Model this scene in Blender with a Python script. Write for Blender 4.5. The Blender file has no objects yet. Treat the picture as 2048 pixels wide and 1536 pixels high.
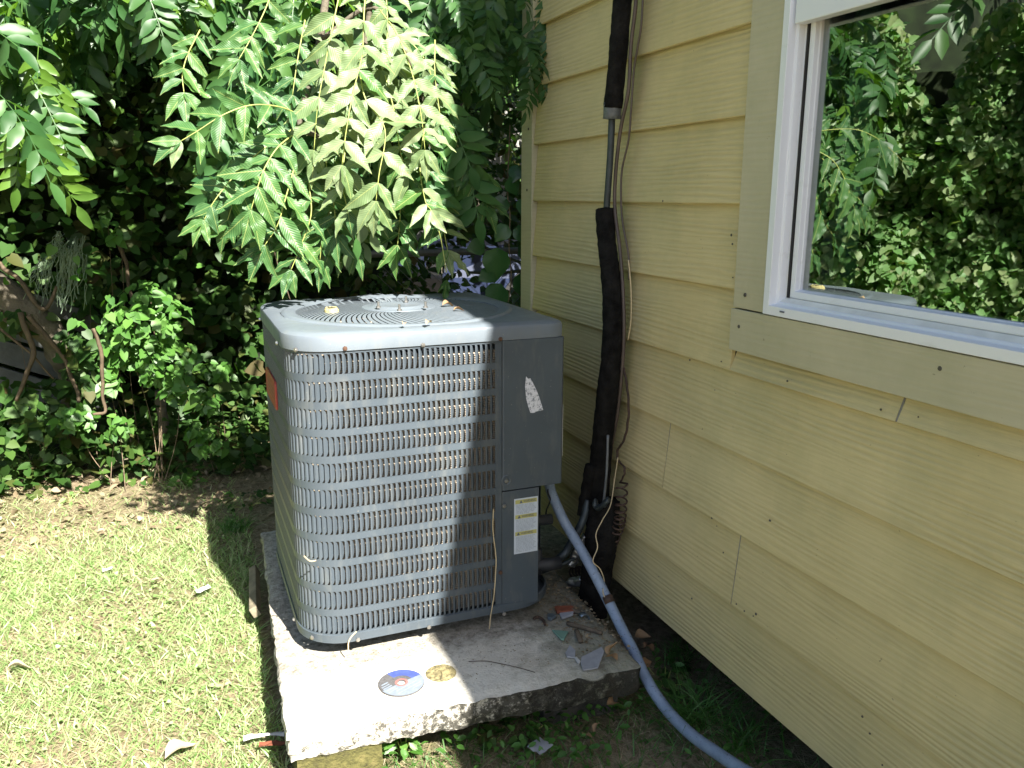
import bpy, math, random
import numpy as np
from mathutils import Vector, Matrix, noise
random.seed(7); rng = np.random.default_rng(7)
S = bpy.context.scene
COL = S.collection
R = math.radians

# ---------------------------------------------------------------- camera, world, sun, exposure
FPX, YAW, PITCH, ROLL = 1643.6, 0.385, 0.225, 0.003
CAM = Vector((-1.104, 0.0, 1.25))
fwd = Vector((math.sin(YAW)*math.cos(PITCH), math.cos(YAW)*math.cos(PITCH), -math.sin(PITCH)))
rt0 = Vector((math.cos(YAW), -math.sin(YAW), 0)); up0 = rt0.cross(fwd)
rt = math.cos(ROLL)*rt0 + math.sin(ROLL)*up0; up = -math.sin(ROLL)*rt0 + math.cos(ROLL)*up0
cam = bpy.data.cameras.new('camera'); co = bpy.data.objects.new('camera', cam); COL.objects.link(co)
co.matrix_world = Matrix(((rt.x, up.x, -fwd.x, CAM.x), (rt.y, up.y, -fwd.y, CAM.y), (rt.z, up.z, -fwd.z, CAM.z), (0, 0, 0, 1)))
cam.sensor_width = 36; cam.lens = FPX/2048*36; cam.clip_start = 0.02; cam.clip_end = 500
S.camera = co
SUN = Vector((-0.19, 1.05, -1.0)).normalized()          # direction the light travels
w = bpy.data.worlds.new('World'); S.world = w; w.use_nodes = True
wn = w.node_tree.nodes; bg = wn['Background']; sky = wn.new('ShaderNodeTexSky'); sky.sky_type = 'NISHITA'; sky.sun_disc = False
sky.sun_elevation = math.asin(-SUN.z); sky.sun_rotation = math.atan2(-SUN.x, -SUN.y)
sky.air_density = 1.0; sky.dust_density = 1.5; sky.ozone_density = 1.0
w.node_tree.links.new(sky.outputs[0], bg.inputs[0]); bg.inputs[1].default_value = 0.052
sl = bpy.data.lights.new('sun', 'SUN'); sl.energy = 5.0; sl.angle = R(0.55); sl.color = (1.0, 0.95, 0.86)
so = bpy.data.objects.new('sun', sl); COL.objects.link(so); so.rotation_euler = SUN.to_track_quat('-Z', 'Y').to_euler(); so.location = (2, -6, 8)
S.view_settings.view_transform = 'Standard'; S.view_settings.look = 'None'; S.view_settings.gamma = 1
S.view_settings.exposure = 2.12
S.render.engine = 'CYCLES'
S.cycles.max_bounces = 7; S.cycles.diffuse_bounces = 4; S.cycles.transparent_max_bounces = 12; S.cycles.caustics_reflective = False; S.cycles.caustics_refractive = False
try: S.cycles.use_denoising = True
except Exception: pass

# ---------------------------------------------------------------- a pixel of the photograph as a point at a known depth
def ray(px, py): return FPX*fwd + (px-1024)*rt - (py-768)*up
def onx(px, py, x): v = ray(px, py); return CAM + v*((x-CAM.x)/v.x)
def ony(px, py, y): v = ray(px, py); return CAM + v*((y-CAM.y)/v.y)
def onz(px, py, z): v = ray(px, py); return CAM + v*((z-CAM.z)/v.z)

# ---------------------------------------------------------------- materials
def srgb(r, g, b):
    f = lambda c: (c/255/12.92) if c/255 <= .04045 else ((c/255+.055)/1.055)**2.4
    return (f(r), f(g), f(b))
class NT:
    def __init__(s, name):
        s.m = bpy.data.materials.new(name); s.m.use_nodes = True; s.n = s.m.node_tree.nodes; s.l = s.m.node_tree.links
        s.p = s.n['Principled BSDF']; s.out = s.n['Material Output']
    def node(s, t, ins=None, **kw):
        n = s.n.new(t)
        for k, v in kw.items(): setattr(n, k, v)
        for k, v in (ins or {}).items():
            if hasattr(v, 'links') or isinstance(v, bpy.types.NodeSocket): s.l.new(v, n.inputs[k])
            else: n.inputs[k].default_value = v
        return n
    def coord(s, kind='Object', scale=(1, 1, 1), loc=(0, 0, 0)):
        if kind == 'Position': src = s.node('ShaderNodeNewGeometry').outputs['Position']
        else: src = s.node('ShaderNodeTexCoord').outputs[kind]
        return s.node('ShaderNodeMapping', {'Vector': src, 'Scale': scale, 'Location': loc}).outputs[0]
    def noise(s, vec, scale, detail=4, rough=.55, dist=0): return s.node('ShaderNodeTexNoise', {'Vector': vec, 'Scale': scale, 'Detail': detail, 'Roughness': rough, 'Distortion': dist}).outputs['Fac']
    def ramp(s, fac, stops, interp='LINEAR'):
        n = s.node('ShaderNodeValToRGB', {'Fac': fac}); cr = n.color_ramp; cr.interpolation = interp
        while len(cr.elements) < len(stops): cr.elements.new(.5)
        for e, (p, c) in zip(cr.elements, stops):
            e.position = p; e.color = (*c, 1) if len(c) == 3 else c
        return n.outputs[0]
    def mix(s, fac, a, b, mode='MIX'):
        n = s.n.new('ShaderNodeMix'); n.data_type = 'RGBA'; n.blend_type = mode
        for i, v in ((0, fac), (6, a), (7, b)):
            if isinstance(v, bpy.types.NodeSocket): s.l.new(v, n.inputs[i])
            else: n.inputs[i].default_value = (*v, 1) if isinstance(v, tuple) and len(v) == 3 else v
        return n.outputs[2]
    def math(s, op, a, b=0.0, clamp=False):
        n = s.n.new('ShaderNodeMath'); n.operation = op; n.use_clamp = clamp
        for i, v in ((0, a), (1, b)):
            if isinstance(v, bpy.types.NodeSocket): s.l.new(v, n.inputs[i])
            else: n.inputs[i].default_value = v
        return n.outputs[0]
    def bump(s, h, dist, strength=1.0, normal=None):
        ins = {'Height': h, 'Distance': dist, 'Strength': strength}
        if normal is not None: ins['Normal'] = normal
        return s.node('ShaderNodeBump', ins).outputs[0]
    def set(s, **kw):
        names = {'color': 'Base Color', 'rough': 'Roughness', 'metal': 'Metallic', 'normal': 'Normal', 'spec': 'Specular IOR Level', 'ior': 'IOR'}
        for k, v in kw.items():
            i = s.p.inputs[names[k]]
            if isinstance(v, bpy.types.NodeSocket): s.l.new(v, i)
            else: i.default_value = (*v, 1) if isinstance(v, tuple) and len(v) == 3 else v
        return s

def simple(name, c, rough=.6, metal=0, var=.12, scale=12, bump=0, bscale=60, kind='Object', spec=.5):
    t = NT(name); v = t.coord(kind)
    n = t.noise(v, scale, 5)
    a = tuple(max(0, x*(1-var)) for x in c); b = tuple(x*(1+var) for x in c)
    t.set(color=t.ramp(n, [(.3, a), (.7, b)]), rough=rough, metal=metal, spec=spec)
    if bump: t.set(normal=t.bump(t.noise(v, bscale, 4), bump))
    return t.m

def leafmat(name, cols, rough=.45, trans=.3, obj=False, vein=0, spec=.5, bright_back=1.5):
    """cols: ramp of colours picked per leaf"""
    t = NT(name)
    r = t.node('ShaderNodeObjectInfo').outputs['Random'] if obj else t.node('ShaderNodeNewGeometry').outputs['Random Per Island']
    n = len(cols)
    c = t.ramp(r, [(i/(n-1) if n > 1 else 0, k) for i, k in enumerate(cols)])
    pos = t.coord('Position')
    c = t.mix(t.math('MULTIPLY', t.noise(pos, 40, 3), .35), c, t.mix(1, c, (.55, .6, .45), 'MULTIPLY'))
    nrm = None
    if obj: c = t.mix(t.ramp(t.noise(pos, 95, 3), [(.70, (0,)*3), (.76, (.7,)*3)]), c, (.20, .14, .05))
    if vein:
        o = t.node('ShaderNodeTexCoord').outputs['Object']
        s = t.node('ShaderNodeSeparateXYZ', {'Vector': o})
        ay = t.math('ABSOLUTE', s.outputs[1])
        mid = t.math('LESS_THAN', ay, .0008)
        side = t.math('SINE', t.math('MULTIPLY', t.math('SUBTRACT', s.outputs[0], t.math('MULTIPLY', ay, 1.1)), 900.0))
        sv = t.math('GREATER_THAN', side, .82)
        c = t.mix(t.math('MULTIPLY', sv, .13*vein), c, (.45, .55, .22))
        c = t.mix(t.math('MULTIPLY', mid, .6), c, (.34, .38, .13))
        nrm = t.bump(side, .00018*vein)
    t.set(color=c, rough=rough, spec=spec)
    if nrm: t.set(normal=nrm)
    tr = t.node('ShaderNodeBsdfTranslucent', {'Color': t.mix(1, c, (bright_back*1.1, bright_back*1.25, .55), 'MULTIPLY')})
    mx = t.node('ShaderNodeMixShader', {0: trans, 1: t.p.outputs[0], 2: tr.outputs[0]})
    t.l.new(mx.outputs[0], t.out.inputs[0])
    return t.m

M = {}
def siding_material(name, c1, c2, g=1.0):
    t = NT(name)
    rnd = t.node('ShaderNodeObjectInfo').outputs['Random']
    pos = t.node('ShaderNodeNewGeometry').outputs['Position']
    off = t.node('ShaderNodeCombineXYZ', {0: 0.0, 1: t.math('MULTIPLY', rnd, 31.0), 2: t.math('MULTIPLY', rnd, 17.0)}).outputs[0]
    p2 = t.node('ShaderNodeVectorMath', {0: pos, 1: off}, operation='ADD').outputs[0]
    v = t.node('ShaderNodeMapping', {'Vector': p2, 'Scale': (0.3, .45, 5.5)}).outputs[0]
    wv = t.node('ShaderNodeTexWave', {'Vector': v, 'Scale': 4.6, 'Distortion': 11.0, 'Detail': 3.0, 'Detail Scale': .7, 'Detail Roughness': .55}, wave_type='BANDS', bands_direction='Z').outputs['Fac']
    v2 = t.node('ShaderNodeMapping', {'Vector': p2, 'Scale': (1, 5, 120)}).outputs[0]
    n2 = t.noise(v2, 3.0, 4)
    v3 = t.coord('Position', (1, 1, 1))
    big = t.noise(v3, 2.2, 4)
    msk = t.noise(t.node('ShaderNodeMapping', {'Vector': p2, 'Scale': (1, 1.2, 7)}).outputs[0], 1.6, 2)
    amp = t.ramp(msk, [(.35, (.25,)*3), (.6, (1,)*3)])
    c = t.mix(t.ramp(big, [(.35, (0,)*3), (.7, (1,)*3)]), c1, c2)
    c = t.mix(t.ramp(n2, [(.35, (.2*g,)*3), (.55, (0,)*3)]), c, tuple(x*.6 for x in c1))
    c = t.mix(t.math('MULTIPLY', t.math('SUBTRACT', 1.0, wv), t.math('MULTIPLY', amp, .28*g)), c, tuple(x*.55 for x in c1))
    # mildew and dirt specks of their own shape
    sp = t.noise(t.coord('Position', (1, 1, 1.6)), 75, 2)
    c = t.mix(t.ramp(sp, [(.74, (0,)*3), (.78, (.55,)*3)]), c, (.10, .09, .06))
    mil = t.noise(t.coord('Position', (1, 1.4, 1)), 1.7, 6, .7)
    c = t.mix(t.ramp(mil, [(.46, (0,)*3), (.75, (.42,)*3)]), c, (.24, .25, .13))
    pz = t.node('ShaderNodeSeparateXYZ', {'Vector': pos}).outputs[2]
    spl = t.math('ADD', pz, t.math('MULTIPLY', t.noise(t.coord('Position'), 5, 7, .7), .9))
    c = t.mix(t.ramp(spl, [(.45, (.28,)*3), (1.0, (0,)*3)]), c, (.27, .24, .14))
    t.set(color=c, rough=.62, spec=.3)
    h = t.math('ADD', t.math('MULTIPLY', t.math('MULTIPLY', wv, amp), .9), t.math('MULTIPLY', n2, .45))
    t.set(normal=t.bump(h, .0016, .8*g))
    return t.m
M['siding'] = siding_material('yellow_siding', (.57, .47, .24), (.61, .515, .28))
M['trim'] = siding_material('khaki_trim', (.47, .43, .29), (.51, .465, .325), .35)
t = NT('white_vinyl'); v = t.coord('Position'); c = t.mix(t.ramp(t.noise(t.coord('Position', (1, .35, 1)), 30, 7, .7), [(.58, (0,)*3), (.78, (.35,)*3)]), (.74, .76, .80), (.38, .37, .33))
t.set(color=c, rough=.38); M['vinyl'] = t.m
M['vinyl_dirty'] = simple('white_vinyl_dusty', (.70, .70, .66), .45, var=.12, scale=25)
M['caulk'] = simple('grey_caulk', (.20, .19, .17), .7, var=.3, scale=40)
M['dark'] = simple('shade_black', (.012, .010, .009), .9)  # near black standing in for shade under the floor and inside the nest
M['black_edge'] = simple('black_flashing', (.012, .013, .018), .5)
M['roof'] = simple('roof_shingle', (.09, .08, .07), .9, bump=.004)
M['nail'] = simple('nail_metal', (.10, .09, .08), .5, metal=.6)
# painted sheet metal of the unit
def metal_paint(name, c, rough=.38):
    t = NT(name); v = t.coord('Object')
    n = t.noise(v, 7, 6, .6); d = t.noise(t.coord('Object', (1, 1, .25)), 30, 5, .65)
    col = t.ramp(n, [(.3, tuple(x*.88 for x in c)), (.75, tuple(x*1.12 for x in c))])
    col = t.mix(t.ramp(d, [(.52, (0,)*3), (.75, (.35,)*3)]), col, (.17, .17, .15))
    sp = t.noise(v, 190, 2); col = t.mix(t.ramp(sp, [(.73, (0,)*3), (.76, (.6,)*3)]), col, (.30, .27, .22))
    t.set(color=col, rough=t.math('ADD', t.math('MULTIPLY', d, .3), rough-.1), metal=0.0, spec=.5)
    t.set(normal=t.bump(t.noise(v, 420, 2), .00012, .5))
    return t.m
M['ac'] = metal_paint('grey_cabinet_paint', (.060, .076, .092))
M['ac_lid'] = metal_paint('dusty_lid_paint', (.135, .16, .185), .34)
M['ac_dark'] = simple('dark_sheet_metal', (.02, .022, .026), .6)
M['screw'] = simple('screw_steel', (.45, .43, .40), .3, metal=.9, bump=.0005)
M['rust_screw'] = simple('rusty_screw', (.11, .06, .04), .7, metal=.4)
t = NT('coil_fins'); v = t.coord('Object')
fz = t.node('ShaderNodeTexWave', {'Vector': t.coord('Object', (1, 1, 1)), 'Scale': 55.0, 'Distortion': .4}, wave_type='BANDS', bands_direction='Z').outputs['Fac']
c = t.ramp(t.noise(v, 9, 6, .7), [(.3, (.26, .20, .14)), (.7, (.58, .49, .38))])
c = t.mix(t.math('MULTIPLY', fz, .45), c, (.05, .04, .03))
t.set(color=c, rough=.6, normal=t.bump(fz, .002)); M['coil'] = t.m
t = NT('red_badge'); t.set(color=t.ramp(t.noise(t.coord('Object', (1, 1, 6)), 30, 3), [(.3, (.30, .035, .03)), (.7, (.42, .07, .055))]), rough=.3); M['badge'] = t.m
# concrete
t = NT('weathered_concrete'); v = t.coord('Position')
n1 = t.noise(v, 6, 8, .65); n2 = t.noise(v, 60, 6, .7); n3 = t.noise(v, 170, 3)
c = t.ramp(n1, [(.3, (.52, .48, .41)), (.6, (.64, .61, .54)), (.8, (.68, .66, .59))])
c = t.mix(t.ramp(n2, [(.34, (.35,)*3), (.50, (0,)*3)]), c, (.24, .22, .17))
c = t.mix(t.ramp(n3, [(.62, (0,)*3), (.72, (.6,)*3)]), c, (.75, .72, .66))
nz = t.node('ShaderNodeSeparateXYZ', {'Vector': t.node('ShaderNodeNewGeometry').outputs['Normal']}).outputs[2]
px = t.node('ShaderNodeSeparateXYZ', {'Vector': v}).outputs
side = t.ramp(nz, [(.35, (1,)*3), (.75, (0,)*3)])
grime_shade = t.ramp(t.math('ADD', t.noise(v, 48, 9, .8), t.math('MULTIPLY', t.math('ADD', px[0], .45), .32)), [(.36, (0,)*3), (.46, (1,)*3)])  # mottled side grime; black deepens to the right, shade put into the colour
c = t.mix(t.math('MULTIPLY', side, t.math('MULTIPLY', grime_shade, .93)), c, (.035, .033, .026))
# stains deepening towards the house end, and a dark band along the unit
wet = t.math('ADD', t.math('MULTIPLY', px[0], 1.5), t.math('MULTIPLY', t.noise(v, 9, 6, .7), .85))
stain_mask = t.ramp(t.math('ADD', wet, .22), [(.06, (0,)*3), (.34, (.8,)*3)])
c = t.mix(stain_mask, c, t.mix(t.noise(v, 22, 5), (.13, .12, .085), (.22, .24, .15)))
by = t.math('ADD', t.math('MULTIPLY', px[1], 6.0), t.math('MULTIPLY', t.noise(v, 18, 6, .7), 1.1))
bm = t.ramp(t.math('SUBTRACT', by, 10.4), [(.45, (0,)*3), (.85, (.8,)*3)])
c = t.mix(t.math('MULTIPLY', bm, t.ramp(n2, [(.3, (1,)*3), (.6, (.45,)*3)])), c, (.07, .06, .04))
c = t.mix(t.math('MULTIPLY', stain_mask, t.ramp(t.noise(v, 38, 8, .8), [(.44, (0,)*3), (.58, (.85,)*3)])), c, (.30, .29, .25))
c = t.mix(t.math('MULTIPLY', side, t.math('MULTIPLY', t.ramp(t.math('ADD', t.noise(v, 34, 9, .8), t.math('MULTIPLY', t.math('ADD', px[0], .45), .5)), [(.46, (0,)*3), (.58, (1,)*3)]), .9)), c, (.022, .021, .017))  # more side grime, right end blackened in the colour as it lies in shade
c = t.mix(t.math('MULTIPLY', stain_mask, t.ramp(t.noise(v, 15, 6, .7), [(.5, (0,)*3), (.62, (.7,)*3)])), c, (.06, .05, .035))
h = t.math('ADD', t.math('MULTIPLY', n2, .7), t.math('MULTIPLY', n3, .4))
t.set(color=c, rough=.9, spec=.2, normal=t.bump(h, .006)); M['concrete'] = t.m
t = NT('mossy_block'); v = t.coord('Position')
t.set(color=t.ramp(t.noise(v, 30, 8, .7), [(.3, (.03, .025, .01)), (.5, (.08, .075, .02)), (.75, (.15, .125, .045))]), rough=.95, normal=t.bump(t.noise(v, 90, 5), .008)); M['moss'] = t.m
M['dark_block'] = simple('dark_damp_block', (.055, .05, .04), .9, var=.5, scale=25, bump=.005, kind='Position')
M['wedge'] = simple('old_timber', (.22, .19, .13), .85, var=.4, scale=18, bump=.003)
# soil
t = NT('soil_and_thatch'); v = t.coord('Position')
n1 = t.noise(v, 2.3, 7, .65); n2 = t.noise(v, 45, 6, .7)
c = t.ramp(n2, [(.28, (.10, .075, .045)), (.5, (.28, .22, .145)), (.72, (.45, .38, .26))])
c = t.mix(t.ramp(n1, [(.42, (0,)*3), (.62, (.55,)*3)]), c, (.09, .12, .035))
t.set(color=c, rough=.95, spec=.15, normal=t.bump(n2, .02)); M['soil'] = t.m
# vegetation
M['grass'] = leafmat('lawn_grass', [(.15, .26, .08), (.24, .36, .13), (.33, .42, .19), (.17, .29, .09), (.44, .45, .27), (.27, .38, .16), (.48, .46, .31)], .45, .30)
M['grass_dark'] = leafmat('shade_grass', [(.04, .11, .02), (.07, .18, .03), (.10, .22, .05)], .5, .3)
M['straw'] = leafmat('dry_straw', [(.30, .23, .13), (.44, .37, .24), (.18, .13, .07), (.50, .45, .33)], .7, .1, bright_back=.8)
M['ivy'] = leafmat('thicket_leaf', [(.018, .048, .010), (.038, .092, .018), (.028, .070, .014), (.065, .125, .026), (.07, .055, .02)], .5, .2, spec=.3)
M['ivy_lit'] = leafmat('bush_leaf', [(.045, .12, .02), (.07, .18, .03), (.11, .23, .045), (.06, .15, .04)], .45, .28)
M['canopy'] = leafmat('canopy_leaf', [(.022, .068, .020), (.036, .10, .028), (.065, .145, .036), (.042, .10, .042)], .42, .25, spec=.35)
M['canopy_y'] = leafmat('canopy_leaf_yellowish', [(.08, .17, .02), (.11, .21, .028), (.06, .14, .022)], .4, .33)
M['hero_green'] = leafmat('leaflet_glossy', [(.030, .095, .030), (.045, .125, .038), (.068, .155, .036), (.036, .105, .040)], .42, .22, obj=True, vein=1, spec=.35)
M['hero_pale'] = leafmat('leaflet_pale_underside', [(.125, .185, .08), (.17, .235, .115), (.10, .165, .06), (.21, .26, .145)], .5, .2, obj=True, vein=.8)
M['stalk'] = simple('leaf_stalk_green', (.30, .34, .09), .5, var=.25)
M['bark'] = simple('bark', (.15, .11, .07), .9, var=.45, scale=22, bump=.006)
M['bark_grey'] = simple('grey_bark', (.10, .085, .06), .9, var=.4, scale=14, bump=.008)
M['vine'] = simple('woody_vine', (.085, .06, .035), .8, var=.35, scale=30, bump=.003)
M['spanish'] = simple('hanging_moss', (.16, .22, .15), .9, var=.3)
M['deadleaf'] = leafmat('dead_leaf', [(.30, .17, .08), (.42, .26, .14), (.24, .13, .07), (.50, .36, .22)], .7, .15, obj=True, bright_back=.8)
M['palelitter'] = simple('bleached_litter', (.30, .25, .17), .7, var=.25, scale=40)
# pipes etc
M['foam'] = simple('black_foam_sleeve', (.009, .0085, .008), .95, var=.7, scale=30, bump=.008, bscale=70, spec=.15)
M['tape'] = simple('grey_tape', (.10, .11, .12), .4, var=.4, scale=60)
M['foil'] = simple('foil_tape', (.50, .52, .56), .28, metal=.9, var=.3, scale=50, bump=.004, bscale=70)
M['copper'] = simple('tarnished_copper', (.035, .045, .05), .5, metal=.3, var=.3, scale=30)
M['cable'] = simple('brown_cable', (.075, .055, .045), .5, var=.3)
M['rustwire'] = simple('rusty_wire', (.06, .036, .026), .7, metal=.2, var=.4, scale=50)
M['twine'] = simple('pale_wire', (.50, .40, .24), .5, var=.2)
t = NT('grey_blue_conduit'); v = t.coord('Position')
c = t.ramp(t.noise(v, 20, 6, .6), [(.3, (.15, .20, .29)), (.7, (.24, .30, .40))])
c = t.mix(t.ramp(t.noise(v, 55, 5, .7), [(.60, (0,)*3), (.72, (.6,)*3)]), c, (.09, .08, .07))
c = t.mix(t.ramp(t.noise(t.coord('Position', (1, 1, 3)), 130, 2), [(.66, (0,)*3), (.70, (.75,)*3)]), c, (.03, .035, .07))
t.set(color=c, rough=t.math('ADD', .3, t.math('MULTIPLY', t.noise(v, 30, 4), .35)), normal=t.bump(t.noise(v, 200, 4), .0012)); M['conduit'] = t.m
M['label'] = simple('label_paper', (.50, .55, .62), .4, var=.06, scale=60)
M['label_yellow'] = simple('label_header', (.42, .40, .14), .4, var=.1)
M['ink'] = simple('ink', (.10, .11, .14), .5)
M['ink_light'] = simple('faded_ink', (.27, .31, .37), .5, var=.25, scale=300)
M['white'] = simple('white_scrap', (.50, .50, .49), .5, var=.1)
M['brickred'] = simple('orange_brick', (.17, .05, .025), .8, var=.35, scale=60, bump=.002)
M['tile_green'] = simple('green_tile_face', (.16, .28, .23), .25, var=.05)
M['slate'] = simple('grey_shard', (.30, .31, .34), .6, var=.12, scale=50)
M['stick'] = simple('grey_brown_stick', (.11, .085, .06), .85, var=.35, scale=60, bump=.002)
M['steelblue'] = simple('bent_metal_strip', (.20, .25, .30), .35, metal=.7)
M['disc_blue'] = simple('disc_blue_print', (.05, .075, .24), .5, var=.25, scale=60)
M['disc_pale'] = simple('disc_pale_print', (.17, .20, .24), .5, var=.12, scale=80)
M['disc_body'] = simple('disc_abrasive', (.08, .078, .08), .85, var=.3, scale=200, bump=.0006, bscale=600)
M['disc_ring'] = simple('disc_ring_rust', (.30, .12, .11), .5, var=.2)
M['neighbor'] = simple('white_clapboard', (.22, .215, .20), .6, var=.08)
M['carpaint'] = simple('dark_blue_car_paint', (.02, .028, .06), .35, var=.1)
M['rubber'] = simple('black_rubber', (.02, .02, .02), .8)
M['glassdark'] = simple('car_glass', (.02, .025, .03), .25, spec=.25)
M['chrome'] = simple('chrome', (.7, .7, .72), .15, metal=1)
M['wire'] = simple('fence_wire', (.12, .12, .12), .5, metal=.5)
M['curtain'] = simple('curtain_cloth', (.22, .42, .30), .8, var=.1)
M['room'] = simple('dark_room', (.030, .022, .020), .9)
M['plastic'] = simple('crumpled_plastic', (.45, .42, .40), .25, var=.25, scale=20, bump=.01, bscale=25)
def glassmat(name, refl, tint):
    t = NT(name); g = t.node('ShaderNodeBsdfGlossy', {'Color': (.93, 1.0, .95, 1), 'Roughness': 0.004, 'Normal': t.bump(t.noise(t.coord('Position'), 1.6, 2), .0022)})
    tr = t.node('ShaderNodeBsdfTransparent', {'Color': (*tint, 1)})
    lw = t.node('ShaderNodeFresnel', {'IOR': 1.5}).outputs[0]
    f = t.math('ADD', t.math('MULTIPLY', lw, .8), refl, True)
    mx = t.node('ShaderNodeMixShader', {0: f, 1: tr.outputs[0], 2: g.outputs[0]}); t.l.new(mx.outputs[0], t.out.inputs[0])
    return t.m
M['glass'] = glassmat('outer_pane_glass', .29, (.7, .8, .75))
M['glass2'] = glassmat('inner_pane_glass', .04, (.6, .68, .64))

# ---------------------------------------------------------------- mesh helpers
class MB:
    def __init__(s): s.v = []; s.f = []; s.mi = []
    def add(s, vs, fs, mi=0):
        o = len(s.v); s.v.extend([tuple(x) for x in vs]); s.f.extend([tuple(i+o for i in f) for f in fs]); s.mi.extend([mi]*len(fs)); return s
    def box(s, x0, x1, y0, y1, z0, z1, mi=0, M4=None):
        vs = [(x, y, z) for x in (x0, x1) for y in (y0, y1) for z in (z0, z1)]
        if M4: vs = [M4 @ Vector(p) for p in vs]
        return s.add(vs, [(0, 1, 3, 2), (4, 6, 7, 5), (0, 4, 5, 1), (2, 3, 7, 6), (0, 2, 6, 4), (1, 5, 7, 3)], mi)
    def prism(s, pts, z0, z1, mi=0, M4=None):
        n = len(pts); vs = [(p[0], p[1], z0) for p in pts]+[(p[0], p[1], z1) for p in pts]
        if M4: vs = [M4 @ Vector(p) for p in vs]
        return s.add(vs, [tuple(range(n))[::-1], tuple(range(n, 2*n))]+[(i, (i+1) % n, n+(i+1) % n, n+i) for i in range(n)], mi)
    def tube(s, path, r, seg=8, mi=0, cap=True):
        P = [Vector(p) for p in path]; n = len(P); rs = r if isinstance(r, (list, tuple)) else [r]*n
        T = [(P[min(i+1, n-1)]-P[max(i-1, 0)]).normalized() for i in range(n)]
        u = T[0].orthogonal().normalized(); vs = []
        for i in range(n):
            u = (u - T[i]*u.dot(T[i]))
            if u.length < 1e-6: u = T[i].orthogonal()
            u.normalize(); w_ = T[i].cross(u)
            for k in range(seg):
                a = 2*math.pi*k/seg; vs.append(P[i]+(u*math.cos(a)+w_*math.sin(a))*rs[i])
        fs = [(i*seg+k, i*seg+(k+1) % seg, (i+1)*seg+(k+1) % seg, (i+1)*seg+k) for i in range(n-1) for k in range(seg)]
        if cap: fs += [tuple(range(seg))[::-1], tuple(range((n-1)*seg, n*seg))]
        return s.add(vs, fs, mi)
    def grid(s, rows, mi=0, closed=False):
        n, m = len(rows), len(rows[0]); vs = [p for r in rows for p in r]
        return s.add(vs, [(i*m+j, i*m+(j+1) % m, (i+1)*m+(j+1) % m, (i+1)*m+j) for i in range(n-1) for j in range(m if closed else m-1)], mi)
    def mesh(s, name, mats, smooth=False):
        me = bpy.data.meshes.new(name); me.from_pydata(s.v, [], s.f)
        for m in (mats if isinstance(mats, (list, tuple)) else [mats]): me.materials.append(m)
        if any(s.mi): me.polygons.foreach_set('material_index', s.mi)
        if smooth: me.polygons.foreach_set('use_smooth', [True]*len(s.f))
        me.update(); return me
    def build(s, name, mats, parent=None, smooth=False, bevel=0, auto=None):
        me = s.mesh(name, mats, smooth); o = bpy.data.objects.new(name, me); COL.objects.link(o)
        if parent: o.parent = parent
        if bevel:
            b = o.modifiers.new('bevel', 'BEVEL'); b.width = bevel; b.segments = 2; b.limit_method = 'ANGLE'; b.angle_limit = R(35)
        if auto:
            try: me.polygons.foreach_set('use_smooth', [True]*len(s.f)); me.set_sharp_from_angle(angle=R(auto))
            except Exception: pass
        return o
def tag(o, label=None, cat=None, group=None, kind=None):
    if label: o['label'] = label
    if cat: o['category'] = cat
    if group: o['group'] = group
    if kind: o['kind'] = kind
    return o
def empty(name, loc=(0, 0, 0), rz=0):
    o = bpy.data.objects.new(name, None); COL.objects.link(o); o.location = loc; o.rotation_euler = (0, 0, rz); o.empty_display_size = .1; return o
def put(me, name, parent=None, mw=None):
    o = bpy.data.objects.new(name, me); COL.objects.link(o)
    if parent: o.parent = parent
    if mw is not None: o.matrix_local = mw
    return o
def spline(pts, n=8):
    P = [Vector(p) for p in pts]; P = [2*P[0]-P[1]]+P+[2*P[-1]-P[-2]]; out = []
    for i in range(1, len(P)-2):
        for k in range(n):
            t_ = k/n; a, b, c, d = P[i-1], P[i], P[i+1], P[i+2]
            out.append(.5*((2*b)+(c-a)*t_+(2*a-5*b+4*c-d)*t_*t_+(3*b-3*c+d-a)*t_**3))
    out.append(P[-2]); return out
def np_mesh(name, V, F, mat, parent=None, smooth=False):
    """V (n,3), F (m,k) arrays"""
    me = bpy.data.meshes.new(name); k = F.shape[1]
    me.vertices.add(len(V)); me.vertices.foreach_set('co', V.astype(np.float32).ravel())
    me.loops.add(F.size); me.loops.foreach_set('vertex_index', F.astype(np.int32).ravel())
    me.polygons.add(len(F)); me.polygons.foreach_set('loop_start', np.arange(0, F.size, k, dtype=np.int32))
    me.materials.append(mat); me.update(calc_edges=True)
    if smooth: me.polygons.foreach_set('use_smooth', [True]*len(F))
    o = bpy.data.objects.new(name, me); COL.objects.link(o)
    if parent: o.parent = parent
    return o
def cloud(name, pos, dr, nr, size, tv, tf, mat, parent=None):
    """copies of a small template (x along the leaf, z its normal) joined into one mesh"""
    pos = np.asarray(pos, float); N = len(pos)
    d = np.asarray(dr, float); d /= np.linalg.norm(d, axis=1, keepdims=True)
    n = np.asarray(nr, float); n = n-(n*d).sum(1, keepdims=True)*d; n /= np.maximum(np.linalg.norm(n, axis=1, keepdims=True), 1e-6)
    b = np.cross(n, d); size = np.broadcast_to(np.asarray(size, float), (N,))
    V = pos[:, None, :]+size[:, None, None]*(tv[None, :, 0:1]*d[:, None, :]+tv[None, :, 1:2]*b[:, None, :]+tv[None, :, 2:3]*n[:, None, :])
    F = (tf[None]+(np.arange(N)*len(tv))[:, None, None]).reshape(-1, tf.shape[1])
    return np_mesh(name, V.reshape(-1, 3), F, mat, parent)
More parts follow.
